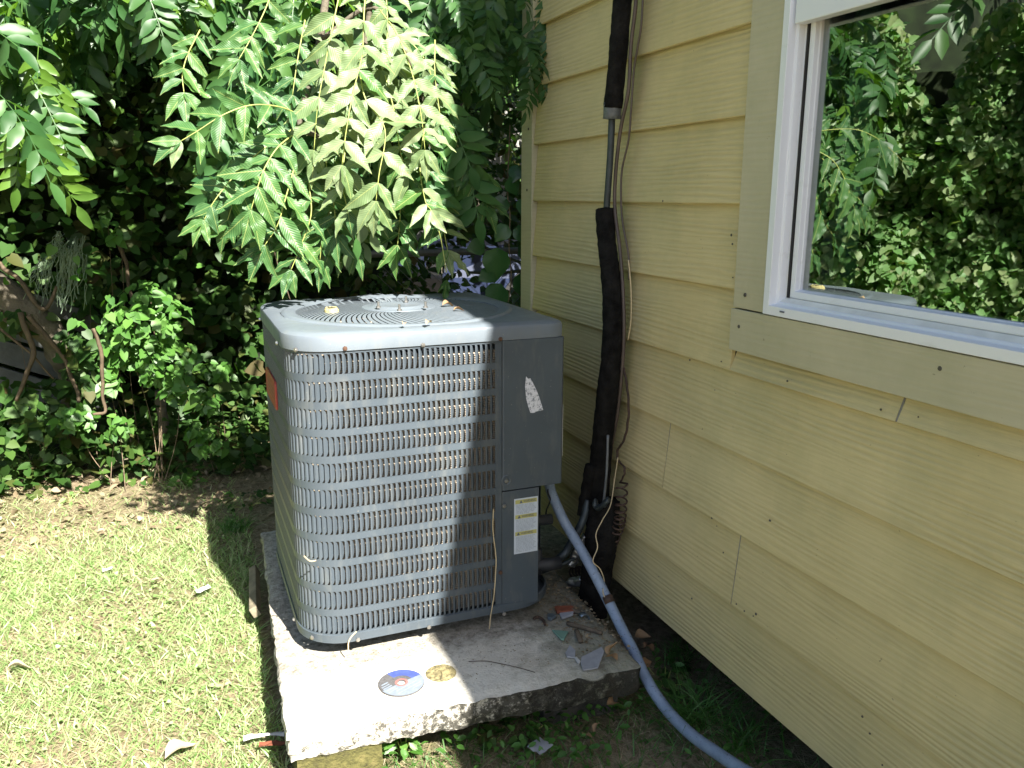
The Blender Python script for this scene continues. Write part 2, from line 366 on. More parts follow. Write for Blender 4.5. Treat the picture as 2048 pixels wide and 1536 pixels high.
# templates (quads)
LEAF_V = np.array([(0, 0, 0), (.28, .17, .05), (.62, .19, .04), (1, 0, -.12), (.62, -.19, .04), (.28, -.17, .05), (.45, 0, -.02)], float)
LEAF_F = np.array([(0, 6, 2, 1), (6, 3, 2, 2), (0, 5, 4, 6), (6, 4, 4, 3)])
LEAF_F = np.array([(0, 6, 1), (1, 6, 2), (6, 3, 2), (0, 5, 6), (5, 4, 6), (6, 4, 3)])
HEART_V = np.array([(0, 0, 0), (-.08, .28, .05), (.18, .46, .03), (.55, .36, -.02), (1, 0, -.14), (.55, -.36, -.02), (.18, -.46, .03), (-.08, -.28, .05), (.4, 0, -.06)], float)
HEART_F = np.array([(0, 8, 1), (1, 8, 2), (2, 8, 3), (3, 8, 4), (4, 8, 5), (5, 8, 6), (6, 8, 7), (7, 8, 0)])
def _fine_leaf():
    V, F = [], []; n = 6
    for i in range(n+1):
        t_ = i/n; w_ = .19*math.sin(math.pi*min(1, t_)**.85)*(1-.25*t_)+.001
        for yy in (-1, 0, 1): V.append((t_, yy*w_, .28*abs(yy)*w_+.012*yy*math.sin(t_*14)-.13*t_*t_))
    for i in range(n):
        for j in range(2): a = i*3+j; F += [(a, a+1, a+4), (a, a+4, a+3)]
    return np.array(V), np.array(F)
FINE_V, FINE_F = _fine_leaf()
def frond_template(fine=False, npair=5, L=1.0, ll=.34, droop=.25, seed=1):
    vs, fs = [], []; q = random.Random(seed); G = lambda s_: q.gauss(0, s_)
    def leaf(o, d, n, s):
        d = d/np.linalg.norm(d); n = n-(n@d)*d; n /= np.linalg.norm(n); b = np.cross(n, d); k = len(vs)
        for p in (FINE_V if fine else LEAF_V): vs.append(o+s*(p[0]*d+p[1]*b*1.12+p[2]*n))
        for f in (FINE_F if fine else LEAF_F): fs.append(tuple(i+k for i in f))
    for i in range(npair):
        t_ = .2+.75*i/npair; o = np.array([t_*L, 0, -droop*t_*t_])
        for sgn in (-1, 1):
            leaf(o, np.array([.62+G(.15), sgn*.9, -.3-.2*i/npair+G(.25)]), np.array([.1+G(.3), -sgn*.25+G(.35), 1.]), ll*(.8+.25*math.sin(math.pi*t_))*q.uniform(.8, 1.15))
    leaf(np.array([.95*L, 0, -droop*.9]), np.array([1, 0, -.5]), np.array([.5, 0, 1.]), ll)
    k = len(vs)
    for i in range(6):
        t_ = i/5*.95; vs.append(np.array([t_*L, .006, -droop*t_*t_])); vs.append(np.array([t_*L, -.006, -droop*t_*t_]))
    for i in range(5): fs += [(k+2*i, k+2*i+1, k+2*i+3), (k+2*i, k+2*i+3, k+2*i+2)]
    return np.array(vs), np.array(fs)
FR_V, FR_F = frond_template()
BLADE_V = np.array([(0, .5, 0), (0, -.5, 0), (.5, .42, .0), (.5, -.42, .0), (1, 0, 0)], float)
def blades(name, P, L, Wd, lean, mat, curl=.5, parent=None, seg=3):
    """bent grass blades: P base points, L length, Wd width, lean 0..1"""
    N = len(P); L = np.broadcast_to(np.asarray(L, float), (N,)); Wd = np.broadcast_to(np.asarray(Wd, float), (N,)); az = rng.uniform(0, 2*np.pi, N); hx, hy = np.cos(az), np.sin(az); V = np.zeros((N, 2*seg+1, 3)); lean = np.broadcast_to(lean, (N,))
    tw = rng.uniform(0, 2*np.pi, N); bx, by = np.cos(tw), np.sin(tw)
    for i in range(seg+1):
        t_ = i/seg; out = L*(lean*t_+curl*t_*t_*.5); z = L*t_*np.sqrt(np.maximum(1-(lean*.95)**2, .05))*(1-curl*.35*t_)
        c = np.stack([P[:, 0]+hx*out, P[:, 1]+hy*out, P[:, 2]+z], 1); wd = Wd*(1-t_**1.6)*.5
        if i < seg:
            V[:, 2*i] = c+np.stack([bx*wd, by*wd, 0*wd], 1); V[:, 2*i+1] = c-np.stack([bx*wd, by*wd, 0*wd], 1)
        else: V[:, 2*seg] = c
    f = []
    for i in range(seg-1): f += [(2*i, 2*i+1, 2*i+3), (2*i, 2*i+3, 2*i+2)]
    f.append((2*seg-2, 2*seg-1, 2*seg)); f = np.array(f)
    F = (f[None]+(np.arange(N)*(2*seg+1))[:, None, None]).reshape(-1, 3)
    return np_mesh(name, V.reshape(-1, 3), F, mat, parent)

def gz(x, y):   # gentle unevenness of the ground
    return .012*noise.noise(Vector((x*2.1, y*2.1, 3.3)))+.02*noise.noise(Vector((x*.6, y*.6, 1.3)))-.004

# ================================================================ SETTING: the ground
xs = np.concatenate([[-40, -20, -10, -6], np.linspace(-4, 1.2, 70), [2, 4, 8, 16, 40]]); ys = np.concatenate([[-40, -15, -6, -2, 0], np.linspace(.8, 6, 70), [7, 9, 12, 20, 60]])
mb = MB(); mb.grid([[(x, y, gz(x, y)) for x in xs] for y in ys]); g = mb.build('ground', M['soil'], smooth=True); tag(g, kind='structure')

# ================================================================ HOUSE
HX = .023; house = tag(empty('house', (HX, 0, 0)), 'house wall of yellow lap siding with khaki trim and a white window', 'house')
E0, ZT = .178, 1.768
def board(y0, y1, ztop, zbot, top_x=-.006, bot_x=-.0235, th=.009):
    m = MB(); n = max(2, int((y1-y0)/.12))
    rows = []
    prof = [(top_x, ztop), (bot_x, zbot+.002), (bot_x+.002, zbot), (bot_x+th, zbot), (top_x+th, ztop)]
    for i in range(n+1):
        y = y0+(y1-y0)*i/n; wob = .0012*noise.noise(Vector((y*1.7, zbot*9, 2)))
        rows.append([(p[0]+wob*(1 if j in (1, 2, 3) else .3), y, p[1]+(wob*.6 if j in (1, 2, 3) else 0)) for j, p in enumerate(prof)])
    m.grid(rows, closed=True); m.add(rows[0], [tuple(range(5))]); m.add(rows[-1], [tuple(range(5))[::-1]])
    return m.build('siding_board', M['siding'], house)
YC = 2.543; YW1, YW0 = 1.449, -.9          # corner board edge; window trim outer edges
zl = lambda k: ZT-E0*k
WIN_TOP, WIN_BOT = 2.35, .927
for k in range(-5, 10):
    zb = zl(k); zt = zb+E0+.012
    joints = {7: [1.698], 8: [1.397], 5: [.998], 6: [-.9], 3: [], 2: []}.get(k, [])
    spans = []
    if zb > .88 and zb < 2.3:
        spans = [(YW1, YC), (-6, YW0)]
    elif k == 5: board(YW1+.0055, YC, zb+E0+.012, zb); board(-6, YW0-.001, zb+E0+.012, zb); spans = [(1.0005, YW1+.0045), (YW0, .9955)]; zt = .9235
    else:
        ed = [-6]+sorted([-2.4+.9*((k*7) % 4)*.6]+joints)+[YC]
        spans = [(a+(.002 if a > -6 else 0), b-(.002 if b < YC else 0)) for a, b in zip(ed, ed[1:])]
    for a, b in spans: board(a, b, zt, zb)
    for a in [j for j in joints if j > .5]:
        m = MB(); m.add([(-.0215, a-.0022, zb+.002), (-.0215, a+.0022, zb+.002), (-.0068, a+.0022, min(zt, zb+E0)), (-.0068, a-.0022, min(zt, zb+E0))], [(0, 1, 2, 3)]); m.build('caulk_joint', M['caulk'], house)
mb = MB(); mb.box(.0125, .09, -6, YC+.06, .19, 1.03); mb.box(.0125, .09, -6, YC+.06, 2.34, 2.72); mb.box(.0125, .09, 1.35, YC+.06, 1.03, 2.34); mb.box(.0125, .09, -6, -.79, 1.03, 2.34); mb.build('wall_sheathing', M['black_edge'], house)
mb = MB(); mb.box(-.004, .011, -6, YC+.09, .150, .185); mb.build('starter_strip', M['black_edge'], house)
mb = MB(); mb.box(-.029, .0, YC+.001, YC+.09, .165, 2.7); mb.box(.0, .12, YC+.066, YC+.09, .165, 2.7)
mb.build('corner_board', M['trim'], house, bevel=.002)
# rest of the house body
mb = MB(); mb.box(.13, 7, YC-.02+.02, YC+.07, .20, 2.7); mb.build('end_wall', M['siding'], house)
mb = MB(); mb.box(.09, 7, -6, YC, .20, .26); mb.build('floor', M['dark'], house)
mb = MB(); mb.box(.42, .55, -6, YC-.3, -.05, .20); mb.box(.95, 7, YC-.35, YC-.25, -.05, .2); mb.build('crawlspace_light_block', M['dark'], house)  # added near-black wall that keeps light out of the crawlspace
mb = MB(); mb.box(6.9, 7, -6, YC-.02, .26, 2.7); mb.box(.09, 7, -6.1, -6, .2, 2.7); mb.build('far_wall', M['siding'], house)
# soffit, fascia and roof: their edge throws the shade over the right of the unit
EX = -.38+.19*(2.66-.953)-HX
mb = MB(); mb.box(EX, EX+.02, -6.4, YC+.25, 2.66, 2.80); mb.build('fascia', M['trim'], house)
mb = MB(); mb.box(EX+.02, .1, -6.4, YC+.25, 2.70, 2.72); mb.build('soffit', M['vinyl'], house)
mb = MB(); mb.add([(EX, -6.4, 2.80), (EX, YC+.25, 2.80), (3.5, YC+.25, 4.2), (3.5, -6.4, 4.2), (7.3, YC+.25, 2.7), (7.3, -6.4, 2.7)], [(0, 1, 2, 3), (3, 2, 4, 5)])
o = mb.build('roof', M['roof'], house); sm = o.modifiers.new('s', 'SOLIDIFY'); sm.thickness = .05; sm.offset = -1
# nails
nm = MB(); nm.tube([(0, 0, 0), (-.0015, 0, 0)], [.0035, .0028], 8); nme = nm.mesh('nail', M['nail'])
for px_, py_ in [(1443, 723), (1575, 762), (1762, 819), (1837, 834), (1405, 858), (1430, 780), (1326, 402), (1466, 555), (1463, 470), (1465, 488), (1540, 1041), (1424, 1036), (1434, 1052), (1447, 1105), (1507, 1232), (1725, 1433), (1740, 1467), (1318, 1153), (1384, 1197), (1473, 1208), (1489, 1222), (1512, 1228), (1765, 1530), (1380, 720)]:
    p = onx(px_, py_, 0)-Vector((HX, 0, 0)); o = put(nme, 'nail', house, Matrix.Translation(p)); k_ = random.uniform(.35, .95); o.scale = (1, k_, k_*random.uniform(.8, 1.3))
nm = MB(); nm.tube([(0, 0, 0), (-.0015, 0, 0)], [.0045, .0035], 8); nme2 = nm.mesh('nail', M['nail'])
for px_, py_ in [(1490, 590), (1478, 653), (1880, 737), (1057, 258), (1054, 380)]:
    put(nme2, 'nail', house, Matrix.Translation(onx(px_, py_, -.0075)-Vector((HX, 0, 0))))

# window
win = empty('window'); win.parent = house
WY1, WY0 = 1.346, -.80                        # vinyl outer edges along the wall
def tb(name, y0, y1, z0, z1, x0=-.029, x1=0.0, mat='trim'):
    m = MB(); m.box(x0, x1, y0, y1, z0, z1); return m.build(name, M[mat], win, bevel=.0015)
tb('side_trim', WY1+.001, YW1, 1.0195, WIN_TOP+.2); tb('side_trim', YW0, WY0-.001, 1.0195, WIN_TOP+.2)
tb('bottom_trim', YW0, YW1+.004, WIN_BOT, 1.0165, -.031)
tb('head_trim', WY0, WY1, WIN_TOP+.02, WIN_TOP+.2)
# outer vinyl flange, sloping sill and frame (stepped profile swept round the opening)
def ring(name, steps, mat, y1, y0, z0, z1):
    """steps: (inset, x) profile going inwards from the opening's outer edge"""
    m = MB(); rows = []
    for ins, x in steps: rows.append([(x, y1-ins, z0+ins), (x, y0+ins, z0+ins), (x, y0+ins, z1-ins), (x, y1-ins, z1-ins)])
    m.grid(rows, closed=True); return m.build(name, M[mat], win, bevel=.001)
ring('frame', [(0, -.004), (0, -.034), (.0185, -.035), (.021, -.019), (.026, -.017), (.029, -.004), (.034, -.001), (.036, .045)], 'vinyl', WY1, WY0, 1.019, WIN_TOP)
mb = MB(); mb.add([(-.003, WY1-.0285, 1.0535), (-.003, WY0+.03, 1.0535), (-.0175, WY0+.03, 1.0435), (-.0175, WY1-.0265, 1.0435)], [(0, 1, 2, 3)]); mb.build('sill', M['vinyl_dirty'], win)
# lower sash and its glass
SZ0, SZ1 = 1.056, 1.63
ring('lower_sash', [(0, .03), (0, -.001), (.003, -.0025), (.0145, -.0025), (.0165, .006), (.018, .008), (.0195, .03)], 'vinyl', WY1-.0385, WY0+.06, SZ0-.003, SZ1)
mb = MB(); mb.box(-.030, -.006, WY0+.03, WY1-.0275, 1.562, 1.63); mb.build('meeting_rail', M['vinyl'], win, bevel=.002)
ring('upper_sash', [(0, .02), (0, -.012), (.004, -.014), (.030, -.014), (.034, -.004), (.036, .02)], 'vinyl', WY1-.030, WY0+.03, 1.60, WIN_TOP-.03)
mb = MB(); mb.box(-.006, .002, WY1-.0380, WY1-.0350, 1.054, 1.565); mb.build('gasket', M['rubber'], win)
def pane(name, x, y0, y1, z0, z1, mat, tilt=0):
    m = MB(); m.add([(x, y1, z0), (x, y0, z0), (x+tilt, y0, z1), (x+tilt, y1, z1)], [(0, 1, 2, 3)]); return m.build(name, M[mat], win)
pane('glass_pane', .014, WY0+.07, WY1-.053, SZ0+.010, SZ1-.015, 'glass'); pane('glass_pane', .026, WY0+.07, WY1-.053, SZ0+.010, SZ1-.015, 'glass2', .003)
pane('glass_pane', -.001, WY0+.06, WY1-.06, 1.62, WIN_TOP-.06, 'glass')
# room behind the glass
mb = MB(); mb.add([(.1, -1, .8), (3, -1, .8), (3, 2.2, .8), (.1, 2.2, .8), (.1, -1, 2.5), (3, -1, 2.5), (3, 2.2, 2.5), (.1, 2.2, 2.5)], [(0, 1, 2, 3), (4, 7, 6, 5), (1, 5, 6, 2), (0, 4, 5, 1), (3, 2, 6, 7)])
mb.build('room_lining', M['room'], house)
cur = MB(); rows = []
for z in (1.08, 1.6, 2.3): rows.append([(.085+.010*math.sin(i*1.7+z*.4), 1.292-.055*i/12, z) for i in range(13)])
cur.grid(rows); cur.build('curtain', M['curtain'], house, smooth=True)
pb = MB(); rows = []
for i in range(9):
    a = i/8; rows.append([Vector((.08+.02*noise.noise(Vector((i*.9, j*.8, 4))), 1.305-.055*j/6*(1-.5*a)-.012*a, 1.066+.12*a+.012*noise.noise(Vector((i, j, 9))))) for j in range(7)])
pb.grid(rows); pbo = pb.build('plastic_bag', M['plastic'], smooth=True); tag(pbo, 'crumpled clear plastic bag behind the window glass at its lower left corner', 'plastic bag')
# small weep slot in the flange
mb = MB(); mb.box(-.0365, -.034, 1.280, 1.292, 1.0285, 1.0315); mb.build('weep_slot', M['ink'], win)

# ================================================================ CONCRETE SLAB and what it stands on
SZ = .160
corn = [(-.972, 1.555), (-.155, 1.515), (-.09, 2.72), (-.915, 2.68)]
def slab_pt(u, v):
    a = Vector(corn[0]).lerp(Vector(corn[1]), u); b = Vector(corn[3]).lerp(Vector(corn[2]), u); return a.lerp(b, v)
mb = MB(); NU, NV = 110, 90; TH = .066
def jag(p, s=1.0):
    return Vector((noise.noise(p*23), noise.noise(p*23+Vector((7, 3, 1))), noise.noise(p*23+Vector((1, 9, 5)))))*.006*s + Vector((noise.noise(p*70), noise.noise(p*70+Vector((4, 4, 4))), noise.noise(p*60+Vector((2, 1, 8)))))*.0028*s
def top(u, v):
    q = slab_pt(u, v); p = Vector((q.x, q.y, SZ)); e = min(u, 1-u, v, 1-v)
    ed = max(0, 1-e*28)
    return p+Vector((0, 0, .0008*noise.noise(p*18)-.006*ed*ed))+jag(p, ed)
rows = [[top(u/NU, (v/NV)**1.4) for u in range(NU+1)] for v in range(NV+1)]; mb.grid(rows)
per = [(u/NU, 0) for u in range(NU+1)]+[(1, (v/NV)**1.4) for v in range(1, NV+1)]+[(1-u/NU, 1) for u in range(1, NU+1)]+[(0, (1-v/NV)**1.4) for v in range(1, NV)]
rr = []
for i in range(7):
    h = i/6; row = []
    for u, v in per:
        a = top(u, v)
        if i == 0: row.append(a); continue
        q = Vector(slab_pt(u, v)); c = Vector((-.53, 2.1)); out = (q-c).normalized()
        p = Vector((q.x, q.y, SZ-TH*h-.012*u*h)); p += Vector((out.x, out.y, 0))*(.006*math.sin(math.pi*h)-.010*h)
        row.append(p+jag(p*1.3, 1.5 if i < 6 else 1.0))
    rr.append(row)
mb.grid(rr, closed=True); mb.add([(p.x, p.y, p.z) for p in rr[-1]], [tuple(range(len(rr[-1])))])
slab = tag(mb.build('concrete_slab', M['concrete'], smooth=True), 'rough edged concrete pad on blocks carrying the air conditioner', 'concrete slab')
def rough_block(name, x0, x1, y0, y1, z0, z1, mat, rz=0, s=.006):
    m = MB(); n = 8
    f = lambda a, b, c: Vector((x0+(x1-x0)*a, y0+(y1-y0)*b, z0+(z1-z0)*c))
    def q(p): return p+Vector((noise.noise(p*17), noise.noise(p*17+Vector((5, 5, 5))), noise.noise(p*17+Vector((9, 1, 2)))))*s
    for fix, val in ((0, 0), (0, 1), (1, 0), (1, 1), (2, 0), (2, 1)):
        rows = []
        for i in range(n+1):
            r_ = []
            for j in range(n+1):
                t3 = [i/n, j/n]; t3.insert(fix, val); r_.append(q(f(*t3)))
            rows.append(r_)
        m.grid(rows)
    o = m.build(name, M[mat], smooth=False); o.rotation_euler.z = rz; return o
tag(rough_block('mossy_block', -.955, -.775, 1.565, 1.80, -.06, .092, 'moss'), 'mossy yellow green block under the front left corner of the concrete pad', 'block')
tag(rough_block('support_block', -.37, -.17, 1.60, 1.8, -.06, .082, 'dark_block'), 'dark damp block in the shade under the right end of the concrete pad', 'block')
tag(rough_block('support_block', -.90, -.7, 2.35, 2.62, -.06, .090, 'dark_block'), 'dark block under the back left corner of the concrete pad', 'block')
# wedge of timber leaning beside the slab's left edge
a = onz(505, 1120, .11); mb = MB(); mb.box(-.016, .016, -.15, .13, -.012, .012)
wd = mb.build('timber_offcut', M['wedge'], bevel=.003); wd.location = (-.963, 2.45, .07); wd.rotation_euler = (R(3), R(65), R(-2)); tag(wd, 'old greenish timber offcut standing on edge beside the left side of the pad', 'timber')

# ================================================================ AIR CONDITIONER
AC = Vector((-.568, 2.126, .206)); H = .33
ac = tag(empty('air_conditioner', AC), 'grey outdoor air conditioner with louvred sides and round top grille on the concrete pad', 'air conditioner')
def outline(r=(.11, .11, .03, .022), inset=0, n=8):
    """closed outline FL, BL, BR, FR, counter-clockwise seen from below, starting on the front at the right"""
    h = H-inset; rs = [max(.004, x-inset) for x in r]
    cs = [(-1, -1, rs[0], -90), (-1, 1, rs[1], 180), (1, 1, rs[2], 90), (1, -1, rs[3], 0)]
    out = []
    for sx, sy, q, a0 in cs:
        cx, cy = sx*(h-q), sy*(h-q)
        for k in range(n+1):
            a = R(a0-90*k/n); out.append((cx+q*math.cos(a), cy+q*math.sin(a)))
    return out
# path along the louvred sides: from the seam on the front, round the left corners
def path(inset=0):
    h = H-inset; q = .11-inset; P = []
    segs = [('l', (.165, -h), (-h+q, -h)), ('a', (-h+q, -h+q), q, -90), ('l', (-h, -h+q), (-h, h-q)), ('a', (-h+q, h-q), q, 180), ('l', (-h+q, h), (h-.02, h))]
    return segs
def path_at(s, inset=0):
    """point and outward normal at arc length s measured on the outer skin"""
    q = .11; L1 = .165+H-q; A = q*math.pi/2; L2 = 2*H-2*q
    if s < L1: return Vector((.165-s, -H+inset, 0)), Vector((0, -1, 0))
    s -= L1
    if s < A:
        a = R(-90)-s/q; n = Vector((math.cos(a), math.sin(a), 0)); return Vector((-H+q, -H+q, 0))+n*(q-inset), n
    s -= A
    if s < L2: return Vector((-H+inset, -H+q+s, 0)), Vector((-1, 0, 0))
    s -= L2
    if s < A:
        a = R(180)-s/q; n = Vector((math.cos(a), math.sin(a), 0)); return Vector((-H+q, H-q, 0))+n*(q-inset), n
    s -= A
    return Vector((-H+q+s, H-inset, 0)), Vector((0, 1, 0))
STOT = (.165+H-.11)+.11*math.pi/2+(2*H-.22)+.11*math.pi/2+.5
zr = lambda r: .654+.049-r*.0632          # top of row r (local)
RH = .046
def bow(z): return .0
# solid skin between the rows
mb = MB(); nS = 150
for r in range(12):
    z1 = .709 if r == 0 else zr(r-1)-RH; z0 = zr(r) if r < 11 else .010
    rows = []
    for z, ins in ((z1, .0012), (z1, 0), (z0, 0), (z0, .0012)):
        rows.append([(lambda p: (p.x, p.y, z))(path_at(STOT*i/nS, ins)[0]) for i in range(nS+1)])
    mb.grid(rows)
mb.build('cabinet_skin', M['ac'], ac, auto=40)
# louvre rows: slats with rounded blades bent inwards
PIT = .0125; S0 = .015
nsl = int((STOT-S0-.03)/PIT)
for r in range(11):
    m = MB(); zt_, zb_ = zr(r)+.0006, zr(r)-RH-.0006
    for i in range(nsl+1):
        s = S0+i*PIT; p, n = path_at(s); t_ = Vector((n.y, -n.x, 0)); t_ = Vector((-n.y, n.x, 0)) if False else t_
        # t_ points along increasing s ; blade leans from the slat inwards and back towards smaller s
        tx = (path_at(s+.002)[0]-path_at(s-.002)[0]).normalized()
        wS = .0038; hw = wS/2
        a, b = p-tx*hw, p+tx*hw
        if i == 0: a, b = path_at(0)[0], p+tx*hw
        jit = random.uniform(-.0004, .0004)
        V = []
        inner = [(0, zt_), (0, zt_-.0), (.2, zt_-.001), (.6, zt_-.006), (1, zt_-.016), (1, zb_+.014), (.6, zb_+.005), (.2, zb_+.001), (0, zb_)]
        bl = (-n*.0072 - tx*(.0062+jit))
        poly = [a+bl*u+Vector((0, 0, z)) for u, z in inner[1:]]
        k = len(poly)
        m.add([a+Vector((0, 0, zt_)), b+Vector((0, 0, zt_)), b+Vector((0, 0, zb_)), a+Vector((0, 0, zb_)),
               b+Vector((0, 0, zt_))-n*.001, b+Vector((0, 0, zb_))-n*.001], [(0, 1, 2, 3), (1, 4, 5, 2)])
        if i > 0: m.add(poly, [tuple(range(k))])
        # rounded opening corner
        c0 = b; c = .0022
        for zz, sg in ((zt_, -1), (zb_, 1)):
            m.add([c0+Vector((0, 0, zz)), c0+tx*c+Vector((0, 0, zz)), c0+Vector((0, 0, zz+sg*c*1.6))], [(0, 1, 2)])
    o = m.build('louver_row', M['ac'], ac)
# coil
m = MB(); rows = []
for z in (.02, .685): rows.append([(lambda p: (p.x, p.y, z))(path_at(.004+(STOT-.01)*i/80, .024)[0]) for i in range(81)])
m.grid(rows); m.build('condenser_coil', M['coil'], ac, smooth=True)
# right side and back closure, control box and lower panel
m = MB(); m.box(H-.0012, H, -H+.10, H-.03, .36, .709); m.box(H-.0012, H, -H+.13, H-.03, .01, .36); m.box(H-.10, H-.098, -H+.06, -H+.35, .01, .36); m.box(.265, H-.098, -H+.06, -H+.062, .012, .345)
m.build('side_panel', M['ac'], ac)
m = MB(); m.prism([(.1665, -H-.003), (H-.006, -H-.003), (H-.001, -H+.0), (H+.001, -H+.005), (H+.001, -H+.14), (.1665, -H+.14)], .330, .7085)
cb = m.build('control_box_cover', M['ac'], ac, bevel=.002)
m = MB(); m.prism([(.1665, -H), (.2665, -H), (.2665, -H+.06), (.262, -H+.06), (.262, -H+.003), (.1665, -H+.003)], .012, .327); m.build('lower_panel', M['ac'], ac, bevel=.0012)
# base pan
RB = (.11, .11, .11, .12); m = MB(); o0 = outline(RB, -.003); o1 = outline(RB, .002); o2 = outline(RB, .012)
rows = [[(x, y, .024) for x, y in o1], [(x, y, .022) for x, y in o0], [(x, y, .002) for x, y in o0], [(x, y, -.001) for x, y in o1], [(x, y, -.001) for x, y in o2]]
m.grid(rows, closed=True); m.add([(x, y, .006) for x, y in o2], [tuple(range(len(o2)))])
m.build('base_pan', M['ac'], ac, auto=35)
m = MB()
for sx in (-1, 1):
    for sy in (-.7, .8): m.tube([(sx*.22, sy*.24, -.046), (sx*.22, sy*.24, .0)], .03, 14)
m.build('foot', M['ac_dark'], ac)
# lid
def sdf(x, y, ins):
    r = {(-1, -1): .11, (-1, 1): .11, (1, 1): .035, (1, -1): .028}[(1 if x > 0 else -1, 1 if y > 0 else -1)]
    qx, qy = abs(x)-H+r, abs(y)-H+r
    return min(max(qx, qy), 0)+math.hypot(max(qx, 0), max(qy, 0))-r
def rad(th, ins):
    lo, hi = .1, .6; c, s_ = math.cos(th), math.sin(th)
    for _ in range(22):
        mdl = (lo+hi)/2
        if sdf(mdl*c, mdl*s_, 0) < -ins: lo = mdl
        else: hi = mdl
    return lo
NT_ = 160; ths = [2*math.pi*i/NT_ for i in range(NT_)]
base = {}
def rrow(ins, z, circ=None, mixf=0):
    row = []
    for i, th in enumerate(ths):
        k = (ins, i)
        if circ is not None and mixf == 1: rr_ = circ
        else:
            rr_ = rad(th, ins)
            if circ is not None: rr_ = rr_*(1-mixf)+circ*mixf
        dent = .0
        if .40 < th/math.pi < .60 and z > .745: dent = .006*abs(noise.noise(Vector((th*9, 3, 1))))
        row.append((rr_*math.cos(th), rr_*math.sin(th), z+dent))
    return row
rows = [rrow(.003, .7105), rrow(-.004, .7095), rrow(-.0045, .736), rrow(-.002, .7425), rrow(.006, .7475), rrow(.020, .7495), rrow(.03, .7500),
        rrow(.03, .7500, .305, .6), rrow(.03, .7500, .302, 1), rrow(.03, .7535, .297, 1), rrow(.03, .7545, .290, 1), rrow(.03, .7525, .284, 1), rrow(.03, .7525, .272, 1), rrow(.03, .7505, .266, 1), rrow(.03, .738, .2655, 1), rrow(.03, .735, .268, 1)]
m = MB(); m.grid(rows, closed=True); m.build('lid', M['ac_lid'], ac, auto=30)
# raised mounting plate on the right of the grille, seen as a flat shaded panel
# grille ribs: slanting spiral blades from the hub plate to the rim
fg = empty('fan_grille'); fg.parent = ac
m = MB(); NR = 92
for i in range(NR):
    a0 = 2*math.pi*i/NR; bent = 1 if 0.44 < (a0/math.pi) % 2 < .60 else 0
    rows = []; bz = random.uniform(.0, .016)*bent; ba = random.uniform(-.05, .05)*bent
    for k in range(9):
        t_ = k/8; rr_ = .086+(.267-.086)*t_; a = a0+.42*(t_**1.5)+ba*t_
        wd_ = .0023+.0043*t_; z = .7560-.0085*t_**2+.003*math.sin(math.pi*t_)+bz*math.sin(math.pi*min(1, t_*1.0))
        tl = R(1.5); er = Vector((math.cos(a), math.sin(a), 0)); et = Vector((-er.y, er.x, 0))
        c = er*rr_+Vector((0, 0, z)); d = et*math.cos(tl)+Vector((0, 0, math.sin(tl)))
        rows.append([c-d*wd_, c+d*wd_])
    m.grid(rows)
m.build('grille_rib', M['ac_lid'], fg)
# hub plate with embossed ring
def disc(prof, mat, name, par, seg=64, smooth=True):
    mm = MB(); rows_ = [[(r_*math.cos(2*math.pi*k/seg), r_*math.sin(2*math.pi*k/seg), z_) for k in range(seg)] for r_, z_ in prof]
    mm.grid(rows_, closed=True); mm.add(rows_[-1], [tuple(range(seg))]); return mm.build(name, mat, par, auto=40)
disc([(.098, .7545), (.096, .7575), (.072, .7590), (.066, .7625), (.058, .7635), (.05, .7615), (.001, .7615)], M['ac_lid'], 'hub_plate', fg)
bm_ = MB(); bm_.tube([(0, 0, 0), (0, 0, .016)], .0032, 8); bm_.tube([(0, 0, 0), (0, 0, .004)], .0062, 6); bme = bm_.mesh('mounting_bolt', M['screw'])
for px_, py_ in [(757, 616), (799, 622), (851, 616), (812, 605)]:
    p = onz(px_, py_, .206+.762)-AC; p.z = .7625; put(bme, 'mounting_bolt', ac, Matrix.Translation(p))
# fan inside
m = MB()
for k in range(3):
    a0 = 2*math.pi*k/3; rows = []
    for i in range(6):
        rr_ = .05+.19*i/5; rows.append([(rr_*math.cos(a0+da), rr_*math.sin(a0+da), .66+.05*da) for da in (-.5, -.2, .1, .4, .6)])
    m.grid(rows)
m.build('fan_blade', M['ac_dark'], ac); m = MB(); m.tube([(0, 0, .5), (0, 0, .745)], .065, 24); m.build('fan_motor', M['ac_dark'], ac)
m = MB(); seg = 48; m.add([(.27*math.cos(2*math.pi*k/seg), .27*math.sin(2*math.pi*k/seg), .60) for k in range(seg)], [tuple(range(seg))])
m.build('inner_floor', M['ac_dark'], ac)
# wasp nest rim hole in the grille
p = onz(663, 622, .206+.757)-AC
m = MB(); rows = []
for k in range(20):
    a = 2*math.pi*k/20; rows.append([(p.x+q*math.cos(a)*1.0, p.y+q*math.sin(a)*1.5, p.z+zz+.004*noise.noise(Vector((k, q*90, 1)))) for q, zz in ((.019, -.004), (.018, .004), (.0145, .0085), (.0115, .0078))])
m.grid([list(r_) for r_ in zip(*rows)], closed=True)
wn_ = m.build('wasp_nest', simple('papery_nest', (.42, .36, .16), .8, var=.4, scale=120, bump=.003)); wn_.location = AC; tag(wn_, 'small ragged yellowish wasp nest ring stuck in the left of the top grille', 'wasp nest')
m = MB(); seg = 16; m.add([(p.x+.0115*math.cos(2*math.pi*k/seg), p.y+.018*math.sin(2*math.pi*k/seg), p.z+.0078) for k in range(seg)], [tuple(range(seg))]); o = m.build('hollow', M['dark'], wn_)  # dark disc in place of the shade inside the nest
